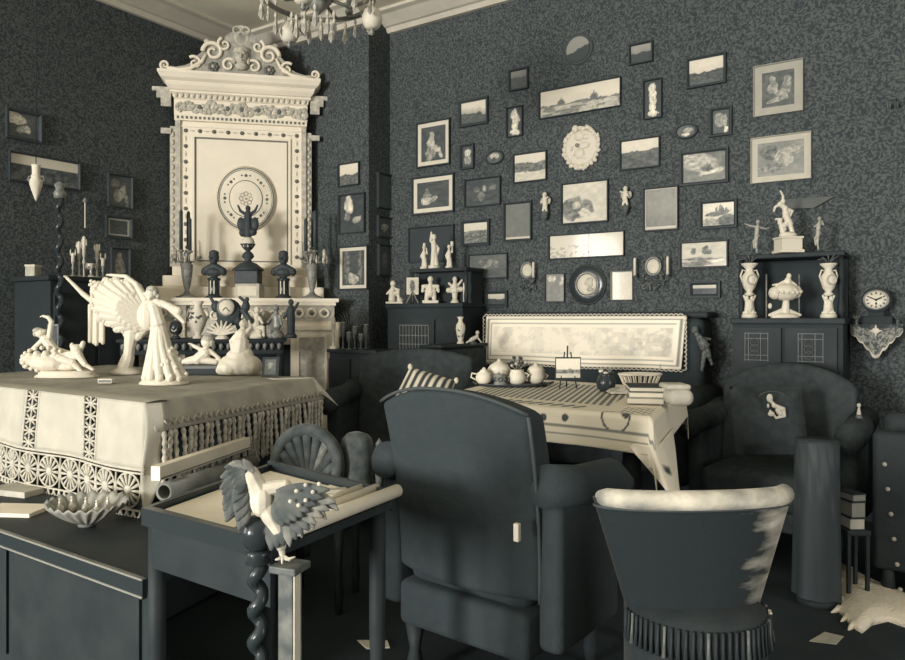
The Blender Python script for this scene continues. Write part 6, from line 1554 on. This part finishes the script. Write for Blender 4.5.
# crystal wall sconce high at the right edge
A_ = on_Y(893, 103, YB); s_ = A_.dot(FW)/F
o = thing('crystal_sconce', 'dim crystal sconce high at the right edge of the wall', 'sconce', A_, 0)
MB().lathe([(0, 0), (3*s_, 0), (3*s_, 1.5*s_), (0, 2*s_)], n=12, M=R1).build('back_plate', DGILT, o, True); MB().sweep([(0, -1*s_, 0), (0, -8*s_, -3*s_), (0, -10*s_, 2*s_)], .8*s_, 6).build('arm', DGILT, o, True)
for i in range(6):
    a = 2*PI*i/6; MB().lathe([(.2*s_, 0), (.9*s_, 3*s_), (.2*s_, 8*s_)], (4*s_*math.cos(a), -10*s_+4*s_*math.sin(a), -8*s_), 6).build('crystal_drop', DGILT, o, True)
MB().lathe([(1*s_, 0), (4.4*s_, 1*s_), (4.4*s_, 1.6*s_), (1*s_, 2*s_)], (0, -10*s_, 0), 12).build('drip_pan', DGILT, o, True)

# ------------------------------------------------------------------ seats and tables at the right
rch, _ = armchair('floral_armchair', 'wide dark floral armchair in front of the latticed cabinet', (-.565, 3.46, 0), PI-.12, .56, .50, .40, .84, FLORAL, ah=.58, rake=.05, arch=.10)
TRC = mat('trim_cord', .15, .8, .1, var=.08, vscale=80)
mb = MB(); mb.sweep([(.30*math.cos(a), -.315, .40+.43*math.sin(a)) for a in [PI*(.10+.8*i/20) for i in range(21)]], .0045, 6); mb.build('back_trim', TRC, rch, True)
cp = at_d(769, 420, 2.98)
cu2 = thing('picture_cushion', 'dark cushion with raised pale woman resting her chin on her hand', 'cushion', cp, TH)
mb = MB(); Mc = Matrix.Rotation(-.25, 4, 'X')
def cus2(u, v, s_): 
    e = max(abs(2*u-1), abs(2*v-1)); return Mc @ Vector(((u-.5)*.30, s_*.05*(1-e**3), (v-.5)*.28))
for s_ in (-1, 1): mb.grid(lambda u, v: cus2(u, v, s_), 16, 16)
mb.build('cover', FLORAL, cu2, True)
t = PXT('tmp_', 'x', 'x', 773, 420, cp.z, 2.98)
o = t.body([('e', 767.5, 396.5, 3.2, 4.2, 2), (769, 400, 1.8, 773, 404, 1.8), (772, 404, 2.6, 780, 407, 2.4), (781, 407, 2, 782, 414, 1.6), (782, 414, 1.6, 774, 416, 1.4), (774, 416, 1.3, 768, 409, 1.1), ('e', 766, 404, 1.3, 2.4, 1), ('e', 769, 412, 3.4, 2.6, 2), (776, 409, 3, 778, 412, 2.4)], mat('embroidered_skin', .78, .7, .2), 'embroidered_woman', .4)
o.parent = cu2; o.location = (0, -.058, 0); bpy.data.objects.remove(t.o)
mb = MB(); mb.sweep([(.062*math.cos(a)-.012, -.058, .085+.04*math.sin(a)) for a in [PI*(.15+.7*i/12) for i in range(13)]], .0022, 5); mb.build('embroidered_hat', TRC, cu2, True)
t = PXT('china_bust', 'tiny pale china bust on the right arm of the floral armchair', 'figurine', 846, 423, .645, 2.93)
t.o.location = (-.235, 3.40, .637); t.body([('e', 846, 410, 2, 2.4), (846, 413, 1.2, 846, 418, 2.4)], GREYCARD, vox=.36); t.lathe([(3.5, 0), (3, 2), (1.6, 4)], 846, 423, 'foot', DGILT, 10)
# small embroidered table
sp = at_d(817, 0, 2.66)
et = thing('embroidered_side_table', 'small side table under a dark embroidered cover', 'table', (sp.x, sp.y, 0), TH)
def skirt(u, v):
    a = 2*PI*u; k = 1+.16*v*(.6+.4*math.cos(7*a)); return Vector((.075*k*math.cos(a), .075*k*math.sin(a), .60-.57*v))
mb = MB(); mb.grid(skirt, 48, 10, lambda u, v: tone(.09 if (abs(v-.08) < .05 and math.sin(u*90) > -.2) or (fb(u*40, v*20, 111) > .60 and v < .5) else .0)); mb.build('cover_skirt', MATS['print'], et, True)
MB().lathe([(.0, .602), (.074, .602), (.077, .596), (.07, .59), (0, .59)], n=24).build('cover_top', FLORAL, et, True)
MB().lathe([(.02, .03), (.014, .3), (.02, .59)], n=10).build('pillar', DWOOD, et, True); MB().lathe([(.07, 0), (.07, .02), (.02, .035)], n=16).build('foot', DWOOD, et, True)
# studded leather armchair at the right edge
lch = thing('studded_leather_chair', 'dark leather chair with brass studs at the right edge', 'chair', at_d(926, 0, 2.66), .0)
lch.location.z = 0
Ms = Matrix.Rotation(-.02, 4, 'Y')
MB().rbox(-.17, .24, -.03, .06, .10, .62, .02, 3).build('side_panel', LEATHER, lch, True)
MB().rbox(-.15, .24, .06, .30, .12, .44, .04, 3).build('seat', LEATHER, lch, True)
MB().rbox(-.15, .24, .28, .36, .10, .66, .04, 3).build('backrest', LEATHER, lch, True)
for i in range(6):
    for x in (-.13+.010*i, -.03+.010*i):
        MB().ell((x, -.032, .50-.092*i), .0085, .007, .0085, 8, 6).build('stud', GREYCARD, lch, True)
for x in (-.12, .18):
    for y in (0, .32): MB().lathe([(.014, 0), (.024, .04), (.02, .12)], (x, y, 0), 8).build('leg', DWOOD, lch, True)
# little stool with books
sp = at_d(852, 0, 2.72)
stl = thing('low_stool', 'low dark stool left of the studded leather chair', 'stool', (sp.x, sp.y, 0), TH)
MB().rbox(-.045, .045, -.05, .05, .24, .26, .005, 2).build('seat', DWOOD, stl)
for sx in (-1, 1):
    for sy in (-1, 1): MB().box(sx*.035-.006, sx*.035+.006, sy*.04-.006, sy*.04+.006, 0, .24).build('leg', DWOOD, stl)
zz = .26
for i, (h, l, m) in enumerate(((.045, 'lowest small book on the low stool', GREYCARD), (.06, 'thick middle book on the low stool', mat('book_cloth', .42, .8, .1)), (.03, 'topmost thin book on the low stool', mat('book_cloth', .42)))):
    b = thing('small_book', l, 'book', (sp.x, sp.y, zz), TH+.1*i, 'books on the low stool'); MB().box(-.028, .024, -.04, .04, .004, h-.004).build('pages', m, b)
    MB().box(-.03, .026, -.042, .042, 0, .004).build('cover', DWOOD, b); MB().box(-.03, .026, -.042, .042, h-.004, h).build('cover', DWOOD, b); zz += h
# white fur rug and loose papers on the floor
fr = thing('fur_rug', 'ragged white fur rug on the floor at the lower right', 'rug', on_z(885, 600, 0), TH)
out = [(838, 566), (850, 572), (868, 582), (890, 592), (915, 602), (940, 615), (940, 640), (905, 628), (888, 622), (872, 626), (862, 634), (852, 628), (846, 620), (838, 612), (842, 603), (836, 595), (841, 585), (836, 576)]
mb = MB(); c_ = on_z(885, 602, 0); rs_ = [[on_z(x, y, 0)-c_ for x, y in out]]
ring0 = [p*1 for p in rs_[0]]; ring1 = [p*.95+Vector((0, 0, .022)) for p in rs_[0]]; ring2 = [p*.5+Vector((0, 0, .035)) for p in rs_[0]]
mb.rings([[p+Vector((0, 0, .001)) for p in ring0], ring1, ring2]); fr.location = c_; fr.rotation_euler = (0, 0, 0); mb.build('pelt', FUR, fr, True)
for i in range(len(out)):
    if out[i][0] < 862 :
        p = ring0[i]; d_ = p.normalized(); mb = MB(); mb.sweep([p*.96+Vector((0, 0, .015)), p+d_*.015+Vector((0, 0, .006)), p+d_*.035+Vector((0, 0, .003))], [.012, .008, .002], 5); mb.build('fur_tuft', FUR, fr, True)
for x, y, sc, rz, l in ((372, 645, .055, .5, 'torn white paper on the floor at the bottom edge'), (745, 596, .03, .2, 'scrap of white paper under the tub chair side'), (828, 640, .06, 1.2, 'dim sheet of paper on the floor before the fur rug')):
    o = tag(MB().prism([(-sc, -sc*.5), (sc*.8, -sc*.6), (sc*1.1, sc*.3), (-sc*.2, sc*.55)], 0, .002).build('floor_paper', PAPER if x < 800 else GREYCARD), l, 'paper')
    o.location = on_z(x, y, .0025); o.rotation_euler = (PI/2, 0, rz)

# ------------------------------------------------------------------ chandelier
cc = at_d(318, 0, 3.15); ZH = HC+(HY-2)*3.15/F
chd = thing('chandelier', 'crystal chandelier with frosted globes hanging into the top of the view', 'chandelier', (cc.x, cc.y, ZC), TH)
dz = ZH-ZC; q = 3.15/F
MB().lathe([(.0, -.05), (.05, -.04), (.06, -.01), (.06, 0), (0, 0)], n=20).build('ceiling_rose', GILT, chd, True)
MB().sweep([(0, 0, -.05), (0, 0, dz+.12)], .008, 8).build('rod', GILT, chd, True)
MB().lathe([(.01, dz+.12), (.05, dz+.08), (.03, dz+.03), (.06, dz-.0), (.02, dz-.04), (0, dz-.06)], n=16).build('body', GILT, chd, True)
MB().torus((0, 0, dz+.02), .24, .012, 36, 8, plane='xy').build('ring', GILT, chd, True)
angs = [0, 60, 130, 205, 262, 310]
for k, a in enumerate(angs):
    h = math.radians(a+4); ex_, ey_ = math.cos(h), math.sin(h)
    MB().sweep([(.03*ex_, .03*ey_, dz+.02), (.14*ex_, .14*ey_, dz-.02), (.24*ex_, .24*ey_, dz+.02)], .008, 6).build('arm', GILT, chd, True)
    if k % 2 == 0:
        g = .235
        MB().lathe([(.012, -.05), (.03, -.045), (.044, -.02), (.046, .0), (.036, .03), (.018, .045)], (g*ex_, g*ey_, dz-.062), 18).build('frosted_globe', CANDLE, chd, True)
        MB().lathe([(.002, -.03), (.012, -.02), (.008, -.005), (.016, 0)], (g*ex_, g*ey_, dz-.110), 10).build('globe_finial', GILT, chd, True)
    else:
        MB().lathe([(.012, 0), (.02, .02), (.015, .03), (.012, .1)], (.24*ex_, .24*ey_, dz+.03), 10).build('candle_socket', GILT, chd, True)
drop0 = None
def drop(x, y, z, s_):
    global drop0
    if drop0 is None:
        drop0 = MB().lathe([(.001, 0), (.009, .012), (.006, .035), (.002, .05), (.006, .056), (.004, .066), (.001, .07)], n=6).build('crystal_drop', GLASS, chd); drop0.location = (x, y, z); drop0.scale = (s_,)*3
    else: inst(drop0, chd, (x, y, z), (0, 0, 0), (s_,)*3)
for i in range(26):
    a = 2*PI*i/26; r = .24; drop(r*math.cos(a), r*math.sin(a), dz-.06-.02*(i % 3), 1.0+.25*(i % 3))
for i in range(8):
    a = 2*PI*i/8; drop(.07*math.cos(a), .07*math.sin(a), dz-.14-.02*(i % 2), 1.5)
drop(-.09, -.02, dz-.165, 1.5); drop(-.115, .0, dz-.14, 1.4); drop(-.06, .01, dz-.15, 1.3)
